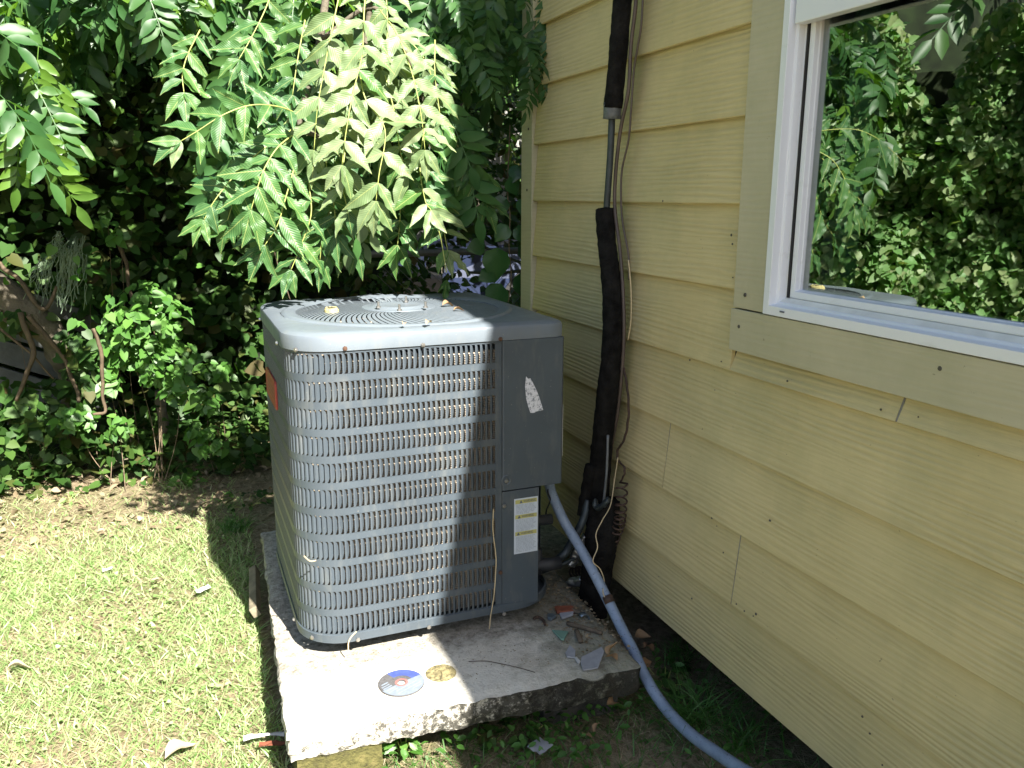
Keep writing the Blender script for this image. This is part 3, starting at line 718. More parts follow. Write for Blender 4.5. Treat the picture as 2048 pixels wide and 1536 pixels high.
# screws
sm_ = MB(); sm_.tube([(0, 0, 0), (0, -.003, 0)], [.0058, .0050], 6); sm_.tube([(0, -.003, 0), (0, -.0045, 0)], [.0036, .0028], 8); sme = sm_.mesh('screw', M['screw']); sme2 = sme.copy(); sme2.materials.clear(); sme2.materials.append(M['rust_screw'])
def screw(px_, py_, rusty=False):
    p = ony(px_, py_, AC.y-H-.004)-AC; put(sme2 if rusty else sme, 'screw', ac, Matrix.Translation(p))
for q in [(690, 697, 1), (846, 690, 0), (1001, 678, 1), (716, 1279, 0), (858, 1254, 0), (1008, 1227, 0), (1013, 962, 0), (1008, 1012, 0), (1001, 1145, 1)]: screw(*q)
for px_, py_ in [(517, 634), (523, 652), (549, 675), (571, 690), (582, 1222), (607, 1255)]:
    z = .206+(.712 if py_ < 900 else .012); 
    p = onx(px_, py_, AC.x-H-.004)
    if px_ in (571, 607): s_ = .165+H-.11+.11*math.pi/4*1.1
    elif px_ in (549, 582): s_ = .165+H-.11+.11*math.pi/2+.03
    else: s_ = .165+H-.11+.11*math.pi/2+max(0, p.y-(AC.y-H+.11))
    q, n = path_at(s_, -.006); ang = math.atan2(n.y, n.x)+math.pi/2
    put(sme, 'screw', ac, Matrix.Translation(Vector((q.x, q.y, z-.206)))@Matrix.Rotation(ang, 4, 'Z'))
# box screw recess
m = MB(); rr_ = []
pc = ony(1013, 961, AC.y-H-.003)-AC
for q, dy in ((.0145, 0), (.0135, -.0016), (.0115, -.0018), (.0085, .000)): rr_.append([(pc.x+q*math.cos(2*math.pi*k/20), -H-.003+dy, pc.z+q*math.sin(2*math.pi*k/20)) for k in range(20)])
m.grid(rr_, closed=True); m.build('screw_boss', M['ac'], ac, smooth=True)
# labels
yl = -H-.0006
def lab(name, pts, mat, off=0, par=ac):
    m = MB(); v = [(p[0], yl-off-(0.003 if name == 'torn_sticker' else 0), p[1]) for p in pts]; vb = [(a, b+.0004, c) for a, b, c in v]; n = len(v)
    m.add(v+vb, [tuple(range(n))]+[(i, (i+1) % n, n+(i+1) % n, n+i) for i in range(n)]); return m.build(name, mat, par)
lx0, lx1, lz0, lz1 = .1985, .2635, .1555, .3040
wl = lab('warning_label', [(lx0, lz0), (lx1, lz0), (lx1, lz1), (lx0, lz1)], M['label'])
for zt_, h_ in ((.3005, .0105), (.2605, .0105), (.2150, .0105)):
    lab('label_header', [(lx0+.003, zt_-h_), (lx1-.003, zt_-h_), (lx1-.003, zt_), (lx0+.003, zt_)], M['label_yellow'], .0003, wl)
def text(s, size, x, z, off, mat, par, depth=.0002, name='lettering'):
    c = bpy.data.curves.new(name, 'FONT'); c.body = s; c.size = size; c.extrude = depth; c.align_x = 'LEFT'; c.align_y = 'CENTER'
    tmp = bpy.data.objects.new('tmp', c); COL.objects.link(tmp); bpy.context.view_layer.update()
    me = bpy.data.meshes.new_from_object(tmp.evaluated_get(bpy.context.evaluated_depsgraph_get())); bpy.data.objects.remove(tmp)
    me.materials.clear(); me.materials.append(mat); return me
tm = text('WARNING', .0098, 0, 0, 0, M['ink'], ac)
for x_, z_ in ((lx0+.025, .2952), (lx0+.020, .2552), (lx0+.018, .2097)):
    o = put(tm, 'lettering', wl, Matrix.Translation((x_, yl-.0006, z_))@Matrix.Rotation(R(90), 4, 'X')@Matrix.Diagonal((.72, 1, 1, 1)))
    lab('warning_triangle', [(x_-.011, z_-.004), (x_-.002, z_-.004), (x_-.0065, z_+.0045)], M['ink'], .0006, wl)
m = MB()
for zt_, nl in ((.2875, 8), (.2475, 10), (.2015, 13)):
    for i in range(nl):
        z = zt_-i*.0033; x = lx0+.005
        while x < lx1-.012:
            wdt = random.uniform(.003, .011); wdt = min(wdt, lx1-.005-x)
            if not (i == nl-1 and x > lx0+.04): m.add([(x, yl-.0004, z-.0012), (x+wdt, yl-.0004, z-.0012), (x+wdt, yl-.0004, z), (x, yl-.0004, z)], [(0, 1, 2, 3)])
            x += wdt+.0015
m.build('fine_print', M['ink_light'], wl)
tp = [(1051, 752), (1055, 757), (1060, 756), (1066, 768), (1072, 780), (1077, 793), (1083, 812), (1085, 819), (1078, 821), (1072, 822), (1067, 825), (1060, 825), (1055, 812), (1051, 795), (1049, 772)]
t = NT('torn_paper'); v = t.coord('Position'); t.set(color=t.mix(t.ramp(t.noise(v, 120, 6, .75), [(.50, (0,)*3), (.60, (1,)*3)]), (.62, .63, .68), (.16, .18, .22)), rough=.7); M['torn'] = t.m
lab('torn_sticker', [((ony(a, b, AC.y-H)-AC).x, (ony(a, b, AC.y-H)-AC).z) for a, b in tp], M['torn'], .0003)
m = MB(); m.box(H+.0012, H+.0022, -H+.004, -H+.09, .40, .535); m.build('side_label', M['white'], ac)
# red badge on the left side
m = MB(); by0, by1, bz0, bz1 = -.065, .262, 0, 0
pb_ = [(onx(*q, AC.x-H)-AC) for q in ((528, 742), (552, 760), (553, 810), (530, 790))]
yy0, yy1 = -.055, .16; z0_, z1_ = .515, .590
def rrect(y0, y1, z0, z1, r, n=5):
    out = []
    for cy, cz, a0 in ((y1-r, z1-r, 0), (y0+r, z1-r, 90), (y0+r, z0+r, 180), (y1-r, z0+r, 270)):
        for k in range(n+1): a = R(a0+90*k/n); out.append((cy+r*math.cos(a), cz+r*math.sin(a)))
    return out
rows = []
for ins, x in ((0, -H), (0, -H-.004), (.003, -H-.006), (.007, -H-.005), (.009, -H-.0045)): rows.append([(x, y, z) for y, z in rrect(yy0+ins, yy1-ins, z0_+ins, z1_-ins, .012)])
m.grid(rows, closed=True); m.add(rows[-1], [tuple(range(len(rows[-1])))]); m.build('badge', M['badge'], ac, auto=50)
m = MB()
for i in range(3): m.add([(-H-.0053, yy0+.035, z0_+.022+i*.012), (-H-.0053, yy1-.035, z0_+.022+i*.012), (-H-.0053, yy1-.035, z0_+.026+i*.012), (-H-.0053, yy0+.035, z0_+.026+i*.012)], [(0, 1, 2, 3)])
m.build('badge_print', simple('badge_print', (.34, .20, .14), .5), ac)
# service valves and refrigerant stubs low on the right
m = MB(); m.tube([(.235, -H+.09, .075), (.33, -H+.07, .075), (.36, -H+.07, .075)], .018, 12); m.tube([(.30, -H+.08, .05), (.30, -H+.08, .12)], .013, 10); m.build('service_valve', M['ac_dark'], ac, smooth=True)
m = MB(); m.tube([(.235, -H+.09, .20), (.34, -H+.08, .20)], .014, 12); m.build('service_valve', M['ac_dark'], ac, smooth=True)

# ================================================================ PIPES AND WIRES ON THE WALL
ls = tag(empty('refrigerant_line', (-.04, 2.06, .2)), 'black foam covered refrigerant line running down the yellow wall behind the unit', 'pipe')
OFF = Vector((-.04, 2.06, .2))
def P3(lst): return [onx(a, b, x)-OFF for a, b, x in lst]
def sleeve(pts, r, name, mat, seg=16, n=10, lump=.0016, flat=None):
    path_ = spline(pts, n); m = MB(); rs = []
    for i, p in enumerate(path_): rs.append((r if not callable(r) else r(i/(len(path_)-1)))*(1+.05*noise.noise(p*25)))
    m.tube(path_, rs, seg)
    m.v = [tuple(Vector(v)+Vector((noise.noise(Vector(v)*60), noise.noise(Vector(v)*60+Vector((3, 3, 3))), noise.noise(Vector(v)*60+Vector((6, 1, 2)))))*lump) for v in m.v]
    return m.build(name, M[mat], ls, smooth=True)
sleeve(P3([(1254, -160, -.05), (1246, -20, -.05), (1240, 60, -.05), (1234, 130, -.05), (1226, 215, -.05)]), .0235, 'foam_sleeve', 'foam')
sleeve(P3([(1226, 205, -.05), (1224, 238, -.05)]), .0232, 'tape_wrap', 'tape', n=3)
sleeve(P3([(1224, 232, -.05), (1220, 320, -.05), (1213, 420, -.05), (1212, 470, -.05)]), .0088, 'copper_pipe', 'copper', lump=0)
sleeve(P3([(1209, 418, -.05), (1213, 480, -.05), (1222, 560, -.05), (1226, 640, -.05), (1221, 730, -.055), (1212, 810, -.06), (1205, 880, -.06), (1198, 960, -.06), (1193, 1040, -.06)]), lambda t_: .0235+.008*t_**.8, 'foam_sleeve', 'foam', lump=.003)
sleeve(P3([(1182, 930, -.09), (1172, 985, -.10), (1166, 1030, -.11)]), .017, 'foam_sleeve', 'foam', lump=.004)
sleeve(P3([(1176, 1000, -.10), (1166, 1040, -.12), (1145, 1080, -.15), (1128, 1108, -.18), (1100, 1128, -.215)]), .011, 'copper_pipe', 'copper', lump=.001)
sleeve(P3([(1208, 1000, -.06), (1203, 1080, -.07), (1193, 1150, -.07), (1184, 1225, -.07)]), .044, 'foam_sleeve', 'foam', lump=.006)
sleeve(P3([(1172, 1070, -.10), (1150, 1110, -.12), (1140, 1130, -.13)]), .014, 'foil_wrap', 'foil', lump=.007)
sleeve(P3([(1165, 1160, -.10), (1140, 1165, -.12), (1126, 1180, -.14)]), .013, 'foil_wrap', 'foil', lump=.008)
sleeve(P3([(1126, 1178, -.14), (1122, 1196, -.15), (1150, 1205, -.12), (1180, 1200, -.09)]), .018, 'foam_sleeve', 'foam', lump=.006)
sleeve(P3([(1190, 1090, -.075), (1165, 1108, -.10), (1125, 1128, -.16), (1085, 1145, -.2)]), .005, 'copper_pipe', 'copper', lump=0)
sleeve(P3([(1216, 870, -.075), (1212, 960, -.08), (1200, 1040, -.085), (1175, 1095, -.11)]), .0035, 'control_cable', 'tape', lump=0)
sleeve(P3([(1216, 1000, -.095), (1196, 1015, -.10), (1190, 1000, -.10)]), .008, 'tape_wrap', 'copper', lump=.005)
# cables beside the line
m = MB(); m.tube(spline(P3([(1276, -140, -.03), (1272, 0, -.03), (1262, 90, -.03), (1257, 180, -.03), (1241, 260, -.03), (1231, 350, -.03), (1230, 420, -.03), (1240, 500, -.03), (1247, 600, -.03), (1247, 700, -.03), (1236, 820, -.03), (1222, 900, -.03), (1214, 1000, -.03)]), 8), .0050, 8)
m.build('control_cable', M['cable'], ls, smooth=True)
m = MB(); m.tube(spline(P3([(1290, -140, -.024), (1284, 30, -.024), (1276, 90, -.024), (1268, 140, -.024), (1262, 220, -.024), (1257, 280, -.024), (1244, 340, -.024), (1242, 400, -.024), (1246, 450, -.024), (1257, 510, -.024), (1258, 560, -.024)]), 8), .0028, 7)
m.build('control_cable', M['cable'], ls, smooth=True)
m = MB(); m.tube(spline(P3([(1257, 520, -.03), (1262, 580, -.03), (1262, 640, -.03), (1256, 680, -.03)]), 8), .0018, 6); m.build('thin_wire', M['twine'], ls, smooth=True)
# rusty twisted wire with its coil
m = MB(); pth = spline([onx(a, b, -.028) for a, b in ((1248, 735), (1255, 775), (1258, 820), (1254, 860), (1246, 885), (1236, 900), (1237, 920), (1249, 935), (1248, 950), (1240, 965))], 6)
for i, p in enumerate(pth): pth[i] = p+Vector((0, .0014*math.sin(i*1.3), .0))
axis = spline([onx(a, b, -.045) for a, b in ((1244, 965), (1243, 1000), (1241, 1030), (1238, 1050), (1231, 1070), (1222, 1090), (1213, 1112), (1203, 1130), (1190, 1140), (1172, 1145), (1158, 1143), (1145, 1146))], 40)
coil = []; turns = 24; L = len(axis)
for i, p in enumerate(axis):
    u_ = i/(L-1); a = 2*math.pi*turns*(u_**1.05 if u_ < .35 else u_); T_ = (axis[min(i+1, L-1)]-axis[max(i-1, 0)]).normalized(); n1_ = T_.cross(Vector((0, 1, .2))).normalized(); n2_ = T_.cross(n1_)
    coil.append(p+(n1_*math.cos(a)+n2_*math.sin(a))*.0148)
m.tube(pth+coil[2:], .0027, 6); m.tube([p+Vector((-.002, .002, 0)) for p in pth[:-8]], .0014, 5)
tag(m.build('coiled_wire', M['rustwire'], smooth=True), 'rusty brown wire wound into a long hanging coil beside the wall', 'wire')
m = MB(); m.tube(spline([onx(1236, 915, -.05), onx(1229, 960, -.06), onx(1221, 1010, -.09), onx(1205, 1040, -.11), onx(1192, 1068, -.13), onx(1195, 1095, -.135), onx(1186, 1122, -.15), onx(1200, 1138, -.13), onx(1208, 1160, -.12), onx(1206, 1185, -.14), onx(1216, 1204, -.13), onx(1228, 1222, -.12)], 8), .0014, 6)
tag(m.build('pale_wire', M['twine'], smooth=True), 'thin pale wire looping down over the grey blue conduit', 'wire')
# conduit
cp = [onx(1096, 952, -.235), onx(1103, 985, -.215), onx(1127, 1040, -.185), onx(1160, 1095, -.16), onx(1190, 1150, -.14), onx(1218, 1205, -.125), onx(1244, 1258, -.12), onx(1266, 1300, -.12), onx(1294, 1360, -.12), onx(1330, 1415, -.115), onx(1380, 1467, -.11), onx(1440, 1510, -.105), onx(1500, 1548, -.10), onx(1620, 1610, -.10)]
for i, p in enumerate(cp): cp[i] = Vector((p.x, p.y, max(p.z, .016)))
print('CONDUIT', [tuple(round(c_, 3) for c_ in p) for p in cp])
m = MB(); m.tube(spline(cp, 10), .0138, 16)
cd = tag(m.build('flexible_conduit', M['conduit'], smooth=True), 'grey blue flexible conduit curving from the unit over the pad onto the grass', 'conduit')
m = MB(); q0, q1 = onx(1214, 1192, -.127), onx(1220, 1206, -.125); m.tube([q0, q1], .0142, 14); m.build('rusty_strap', M['rustwire'], cd, smooth=True)
m = MB(); m.tube(spline([onx(1098, 968, -.23), onx(1096, 985, -.23), onx(1101, 1000, -.22), onx(1093, 1020, -.22), onx(1092, 1035, -.22)], 6), .0022, 6); tag(m.build('black_wire', M['rubber'], smooth=True), 'short kinked black wire hanging under the control box beside the conduit', 'wire')

# ================================================================ THINGS ON THE SLAB
def flat_shape(name, pts, z, th, mat, label, cat, tilt=0, group=None):
    q = [onz(a, b, z) for a, b in pts]; c = sum(q, Vector())/len(q)
    m = MB(); m.prism([(p.x-c.x, p.y-c.y) for p in q], 0, th); o = m.build(name, M[mat], bevel=min(.0008, th*.3)); o.location = (c.x, c.y, z+.0006); o.rotation_euler = (tilt*.6, tilt, 0); return tag(o, label, cat, group)
ZS = SZ+.001
flat_shape('tile_shard', [(1104, 1263), (1137, 1266), (1128, 1282), (1122, 1281)], ZS+.002, .005, 'tile_green', 'triangular green tile shard on the concrete pad', 'tile shard')
flat_shape('slate_shard', [(1161, 1327), (1163, 1317), (1203, 1297), (1209, 1306), (1196, 1338), (1166, 1343)], ZS+.001, .004, 'slate', 'large grey angular shard near the front right corner of the pad', 'shard')
flat_shape('slate_shard', [(1131, 1308), (1139, 1293), (1151, 1303), (1150, 1318), (1134, 1316)], ZS+.001, .004, 'slate', 'small grey shard with a dark nick left of the large shard', 'shard')
flat_shape('white_chip', [(1149, 1318), (1153, 1316), (1161, 1325), (1158, 1330), (1154, 1326)], ZS+.001, .004, 'white', 'tiny white chip between the two grey shards', 'chip')
flat_shape('white_chip', [(1119, 1231), (1126, 1225), (1147, 1226), (1146, 1232), (1124, 1240)], ZS+.001, .006, 'slate', 'long pale chip beside the orange brick fragment', 'chip')
flat_shape('blue_plastic_bit', [(1095, 1233), (1106, 1231), (1112, 1236), (1102, 1242), (1095, 1240)], ZS+.001, .008, 'steelblue', 'small dark blue plastic bit on the pad near the unit corner', 'plastic bit')
p = onz(1130, 1219, ZS+.01); o = rough_block('brick_fragment', -.018, .018, -.007, .009, -.008, .003, 'brickred', s=.016); o.location = p; tag(o, 'orange brick fragment among the debris on the pad', 'brick fragment')
def stick(a, b, r, z, label):
    p, q = onz(*a, z+r), onz(*b, z+r); m = MB(); pts = [p.lerp(q, i/6)+Vector((noise.noise(Vector((i, a[0], 1))), noise.noise(Vector((i, a[1], 1))), 0))*.0025 for i in range(7)]
    m.tube(pts, [r*(1-.15*abs(i-3)/3) for i in range(7)], 7); tag(m.build('broken_stick', M['stick'], smooth=True), label, 'stick')
stick((1134, 1246), (1204, 1266), .0062, ZS, 'longest brown stick piece on the pad, lying across another')
stick((1153, 1262), (1162, 1283), .0075, ZS, 'short thick brown stick piece under the longest one on the pad')
stick((1142, 1219), (1166, 1229), .0062, ZS, 'greyish brown stick piece right of the orange brick fragment')
m = MB(); rows = []
pc = onz(1166, 1238, ZS)
for k in range(10):
    a = R(-20+150*k/9); rows.append([(pc.x+.016*math.cos(a)+0*dy, pc.y+dy, pc.z+.014*math.sin(a)+.002) for dy in (-.009, .009)])
m.grid(rows); o = m.build('bent_strip', M['steelblue'], smooth=True); s_ = o.modifiers.new('s', 'SOLIDIFY'); s_.thickness = .0012; tag(o, 'small bent blue grey metal strip behind the longest stick', 'metal strip')
m = MB(); m.tube(spline([onz(a, b, ZS+.004) for a, b in ((1067, 1237), (1076, 1234), (1086, 1240), (1090, 1249))], 6), .0038, 7); tag(m.build('curved_bark', M['rustwire'], smooth=True), 'curved reddish bark strip on the pad below the unit corner', 'bark')
# cutting disc
dc = onz(803, 1366, SZ+.002); disk = tag(empty('cutting_disc', dc, R(25)), 'worn blue and white cutting disc lying on the sunlit pad', 'cutting disc')
def annulus(name, r0, r1, z, mat, a0=0, a1=360, th=.0, seg=64, par=disk, jag_=0):
    m = MB(); n = max(4, int(seg*(a1-a0)/360)); rows = []
    for k in range(n+1):
        a = R(a0+(a1-a0)*k/n); j1 = r1*(1+jag_*noise.noise(Vector((k*.9, 1, 1)))); rows.append([(r0*math.cos(a), r0*math.sin(a), z), (j1*math.cos(a), j1*math.sin(a), z)])
    m.grid(rows)
    if th:
        m.grid([[(x, y, z_-th) for x, y, z_ in (r[1],)]+[r[1]] for r in rows]); m.grid([[r[0]]+[(r[0][0], r[0][1], z-th)] for r in rows])
    return m.build(name, M[mat], par)
annulus('abrasive_body', .0095, .0525, .0016, 'disc_body', th=.003)
annulus('printed_face', .0135, .0515, .0019, 'disc_pale', 175, 352); annulus('blue_print', .027, .0515, .00195, 'disc_blue', -8, 92, jag_=.04); annulus('grey_print', .027, .051, .0019, 'disc_body', 92, 175, jag_=.03)
annulus('centre_ring', .0095, .0150, .0022, 'disc_ring')
m = MB()
for y_, x0_, x1_ in ((-.004, -.045, -.020), (-.012, -.046, -.018), (-.020, -.030, .030), (-.030, -.035, .034), (-.038, .002, .028)): m.add([(x0_, y_, .0022), (x1_, y_, .0022), (x1_, y_+.0012, .0022), (x0_, y_+.0012, .0022)], [(0, 1, 2, 3)])
m.build('print_line', M['ink_light'], disk)
m = MB()
for x_, y_, w_, h_ in ((-.047, .004, .024, .005), (-.046, .012, .022, .004), (-.040, .020, .018, .0045)): m.add([(x_, y_, .0022), (x_+w_, y_, .0022), (x_+w_, y_+h_, .0022), (x_, y_+h_, .0022)], [(0, 1, 2, 3)])
m.build('print_bar', M['disc_pale'], disk)
# dried disc of plant debris
dd = onz(882, 1346, SZ+.001); m = MB(); rows = [[((.036*q)*math.cos(a)*(1+.05*noise.noise(Vector((k, 2, q)))), (.036*q)*math.sin(a)*(1+.05*noise.noise(Vector((k, 2, q)))), .004*(1-q**4)+.0035*noise.noise(Vector((k*.9, q*9, 3)))) for k, a in enumerate([2*math.pi*i/40 for i in range(40)])] for q in (1, .95, .85, .72, .6, .45, .3, .15, .02)]
m.grid(rows, closed=True); o = m.build('dried_debris_disc', simple('dried_plant_matter', (.17, .145, .07), .9, var=.75, scale=90, bump=.004, bscale=150)); o.location = dd; tag(o, 'round disc of dried plant debris beside the cutting disc', 'dried debris')
# crack lines / root on the slab
m = MB(); m.tube(spline([onz(a, b, SZ+.0016) for a, b in ((937, 1323), (970, 1322), (1000, 1327), (1040, 1336), (1070, 1345))], 5), .0008, 5); tag(m.build('thin_root', M['rustwire']), 'thin dark root trailing across the pad at the shade line', 'root')
# dry stems hanging on the unit
m = MB(); m.tube(spline([ony(a, b, AC.y-H-.012) for a, b in ((987, 1018), (986, 1060), (992, 1115), (991, 1150), (988, 1190), (981, 1235), (979, 1258))], 6), .0013, 5); tag(m.build('dry_stem', M['twine']), 'long dry grass stem hanging down the right of the louvres', 'dry stem')
m = MB(); m.tube(spline([ony(a, b, AC.y-H-.012) for a, b in ((713, 1263), (704, 1272), (697, 1285), (697, 1306))], 6), .0014, 5); tag(m.build('dry_stem', M['twine']), 'short dry stem over the bottom edge of the unit above the pad', 'dry stem')
m = MB(); m.tube(spline([ony(a, b, AC.y-H-.006) for a, b in ((608, 1112), (620, 1122), (632, 1121))], 5), .0014, 5); tag(m.build('dry_stem', M['twine']), 'tiny curved dry stem caught on the rounded left corner of the unit', 'dry stem')

# ---- dead leaves
dl = MB(); n_ = 7
rows = []
for i in range(n_+1):
    t_ = i/n_; wd_ = .30*math.sin(math.pi*t_**.8)*(1-t_*.25); rows.append([(t_-.5, yy*wd_, .22*yy*yy*wd_*3+.12*math.sin(t_*5)+.03*noise.noise(Vector((t_*6, yy*3, 1)))) for yy in (-1, -.4, 0, .4, 1)])
dl.grid(rows); dlm = dl.mesh('dead_leaf', M['deadleaf'], True); dlp = dlm.copy(); dlp.materials.clear(); dlp.materials.append(M['palelitter'])
def dead(p, s, label, rz=None, tilt=.3, pale=False, group=None, name='dead_leaf'):
    o = put(dlp if pale else dlm, name); o.location = p+Vector((0, 0, .10*s)); o.scale = (s, s, s); o.rotation_euler = (random.uniform(-tilt, tilt), random.uniform(-tilt, tilt), random.uniform(0, 6.28) if rz is None else rz); return tag(o, label, 'dead leaf', group)
LZ = .206+.7575
dead(onz(897, 613, LZ), .040, 'curled brown dead leaf on the lid at the shade edge', .3)
dead(onz(918, 622, LZ), .030, 'dark dead leaf fragment on the shaded right of the lid', .1)
dead(onz(808, 649, LZ), .022, 'small reddish dead leaf on the grille, left of the pair near its front', 1.2)
dead(onz(858, 647, LZ), .026, 'small orange dead leaf on the grille front, right of the reddish one', .8)
dead(onz(40, 1338, .02), .06, 'pale curled dead leaf alone on the lawn at the far left', .2, pale=True)
dead(onz(362, 1505, .02), .075, 'long bleached leaf lying on the lawn at the bottom edge', .45, .15, pale=True)
dead(onz(1225, 1300, .17), .045, 'dry tan leaf at the right edge of the pad, upper of the two', .6, .8)
dead(onz(1222, 1318, .165), .04, 'small crumpled tan leaf at the front right corner of the pad', 1.9, .8)
LBL = ['largest curled tan leaf hanging off the front right corner of the pad', 'small tan leaf in the grass below the shaded block', 'small tan leaf at the bottom edge below the shaded block', 'tan leaf just right of the conduit by the pad corner', 'curled tan leaf right of the conduit under the siding edge', 'lowest tan leaf right of the conduit in the dark gap', 'tiny tan leaf on the right end face of the pad', 'small tan leaf left of the other two in the grass below the block']
for i, (a, b, z, s) in enumerate([(1222, 1410, .06, .05), (1192, 1460, .02, .03), (1185, 1490, .02, .03), (1298, 1300, .05, .05), (1285, 1275, .05, .05), (1290, 1330, .04, .05), (1245, 1350, .12, .03), (1175, 1476, .02, .035)]):
    dead(onz(a, b, z), s, LBL[i], None, 1.0, group='dead leaves right of the pad')
# ---- litter on the lawn
def scrap(name, px_, py_, s, mat, label, cat, rz=0, asp=.6):
    p = onz(px_, py_, .035); m = MB(); rows = [[((i/5-.5)*s, (j/4-.5)*s*asp*(1+.3*noise.noise(Vector((i, 1, px_)))), .18*s*noise.noise(Vector((i*.7, j*.7, px_*.1)))) for j in range(5)] for i in range(6)]
    m.grid(rows); o = m.build(name, M[mat], smooth=True); o.location = p; o.rotation_euler.z = rz; return tag(o, label, cat)
scrap('paper_scrap', 405, 1178, .05, 'white', 'white paper scrap on the lawn left of the pad', 'paper scrap', .4)
scrap('paper_scrap', 215, 1138, .03, 'white', 'small white scrap in the middle of the lawn', 'paper scrap', .1)
scrap('paper_scrap', 310, 1157, .025, 'palelitter', 'tiny tan scrap on the lawn left of the larger white scrap', 'paper scrap', .1)
scrap('plastic_strip', 528, 1470, .09, 'white', 'white plastic strip in the grass at the front left corner of the pad', 'plastic strip', -.1, .16)
scrap('red_strip', 545, 1487, .06, 'brickred', 'dull red strip in the grass under the white plastic strip', 'plastic strip', -.3, .3)
scrap('paper_scrap', 1080, 1492, .045, 'slate', 'grey paper scrap in the weeds in front of the shaded block', 'paper scrap', .4, .9)
# board fragment, branch by the hedge
o = flat_shape('board_fragment', [(185, 932), (240, 914), (268, 918), (262, 928), (222, 940)], .03, .012, 'wedge', 'grey board fragment lying at the foot of the thicket', 'board'); o.rotation_euler = (0, R(-6), 0)
m = MB(); a, b = onz(232, 912, .03), ony(290, 856, 4.25); m.tube([a, b], .011, 7); tag(m.build('grey_stick', M['bark_grey']), 'straight grey stick poking out of the thicket onto the ground', 'stick')

# ================================================================ GRASS AND GROUND COVER (nobody could count it)
def inside_slab(x, y): return -.985 < x < -.1 and 1.50 < y < 2.75
def scatter(n, x0, x1, y0, y1, dens=None, pad=True):
    P = np.stack([rng.uniform(x0, x1, n), rng.uniform(y0, y1, n)], 1)
    if pad: P = P[~((P[:, 0] > -.965) & (P[:, 0] < -.12) & (P[:, 1] > 1.60) & (P[:, 1] < 2.68))]
    if dens is not None: P = P[[random.random() < dens(x, y) for x, y in P]]
    Z = np.array([gz(x, y) for x, y in P]); return np.column_stack([P, Z])
def lawn_d(x, y):
    f = 1.0 if y < 2.75 else max(.10, 1-(y-2.75)/.8)
    n1 = noise.noise(Vector((x*1.9, y*1.9, 8)))*.5+.5
    return f*min(1, max(.12, 1.7*n1-.05))*(1 if x < -.9 else .8)
P = scatter(115000, -3.2, -.93, 1.45, 4.1, lawn_d)
L = rng.uniform(.018, .05, len(P)); tag(blades('lawn_grass', P, L, rng.uniform(.0028, .0055, len(P)), rng.uniform(.3, .95, len(P)), M['grass'], .6), 'sunlit short lawn grass mixed with straw', 'grass', kind='stuff')
P = scatter(52000, -3.4, -.6, 1.45, 4.6); P[:, 2] += .002
L = rng.uniform(.02, .06, len(P)); tag(blades('dry_thatch', P, L, rng.uniform(.001, .0024, len(P)), rng.uniform(.93, 1.03, len(P)), M['straw'], .2, seg=2), 'dry straw and clippings strewn over lawn and bare soil', 'straw', kind='stuff')
# clover-like small leaves
P = scatter(14000, -3.2, -.93, 1.5, 3.6, lambda x, y: max(0, noise.noise(Vector((x*2.7, y*2.7, 20)))*1.6+.25))
P[:, 2] += rng.uniform(.008, .03, len(P)); n = len(P)
tag(cloud('clover', P, np.column_stack([rng.normal(size=(n, 2)), rng.normal(size=n)*.2]), np.column_stack([rng.normal(size=(n, 2))*.35, np.ones(n)]), rng.uniform(.007, .014, n), HEART_V, HEART_F, M['grass']), 'low clover leaves in the sunlit lawn', 'clover', kind='stuff')
# shade side: weeds and grass in front of the pad and by the house
P = scatter(9000, -.85, .9, .7, 1.62, lambda x, y: .75 if x < .0 else .12, False); L = rng.uniform(.02, .07, len(P))
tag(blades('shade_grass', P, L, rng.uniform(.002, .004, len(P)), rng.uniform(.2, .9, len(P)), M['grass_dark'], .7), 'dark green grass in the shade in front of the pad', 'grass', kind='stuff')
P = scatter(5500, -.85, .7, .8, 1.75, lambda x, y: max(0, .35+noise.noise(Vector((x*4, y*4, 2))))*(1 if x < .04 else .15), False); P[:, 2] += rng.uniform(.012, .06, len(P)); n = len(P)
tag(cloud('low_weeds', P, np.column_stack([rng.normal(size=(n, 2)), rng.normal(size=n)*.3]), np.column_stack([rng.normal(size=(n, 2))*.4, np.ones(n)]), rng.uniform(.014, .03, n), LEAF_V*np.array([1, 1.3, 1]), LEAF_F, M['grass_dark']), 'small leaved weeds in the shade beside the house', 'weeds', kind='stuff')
P = scatter(9000, -.8, .9, .8, 1.7, None, False); tag(blades('shade_straw', P, rng.uniform(.02, .06, len(P)), rng.uniform(.001, .002, len(P)), rng.uniform(.9, 1.03, len(P)), M['straw'], .2, seg=2), 'dry straw in the shade in front of the pad', 'straw', kind='stuff')
# long arching tufts by the house
def tuft(cx, cy, n, Lm, label, mat='grass_dark', wdt=.0035):
    P = np.column_stack([cx+rng.normal(0, .03, n), cy+rng.normal(0, .03, n), np.zeros(n)])
    o = blades('grass_tuft', P, rng.uniform(.6, 1.1, n)*Lm, wdt, rng.uniform(.1, .8, n), M[mat], 1.1, seg=5); return tag(o, label, 'grass tuft')
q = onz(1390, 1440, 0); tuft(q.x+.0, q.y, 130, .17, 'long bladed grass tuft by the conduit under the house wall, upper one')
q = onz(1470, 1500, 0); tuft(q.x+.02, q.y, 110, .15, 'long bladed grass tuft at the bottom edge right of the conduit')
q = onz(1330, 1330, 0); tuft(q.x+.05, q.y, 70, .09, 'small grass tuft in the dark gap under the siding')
q = onz(60, 950, 0); tuft(q.x, q.y, 120, .24, 'pale arching grass tuft at the foot of the thicket at the far left', 'grass', .007)
q = onz(360, 975, 0); tuft(q.x, q.y, 60, .08, 'small sunlit grass tuft on the bare soil before the thicket', 'grass', .005)
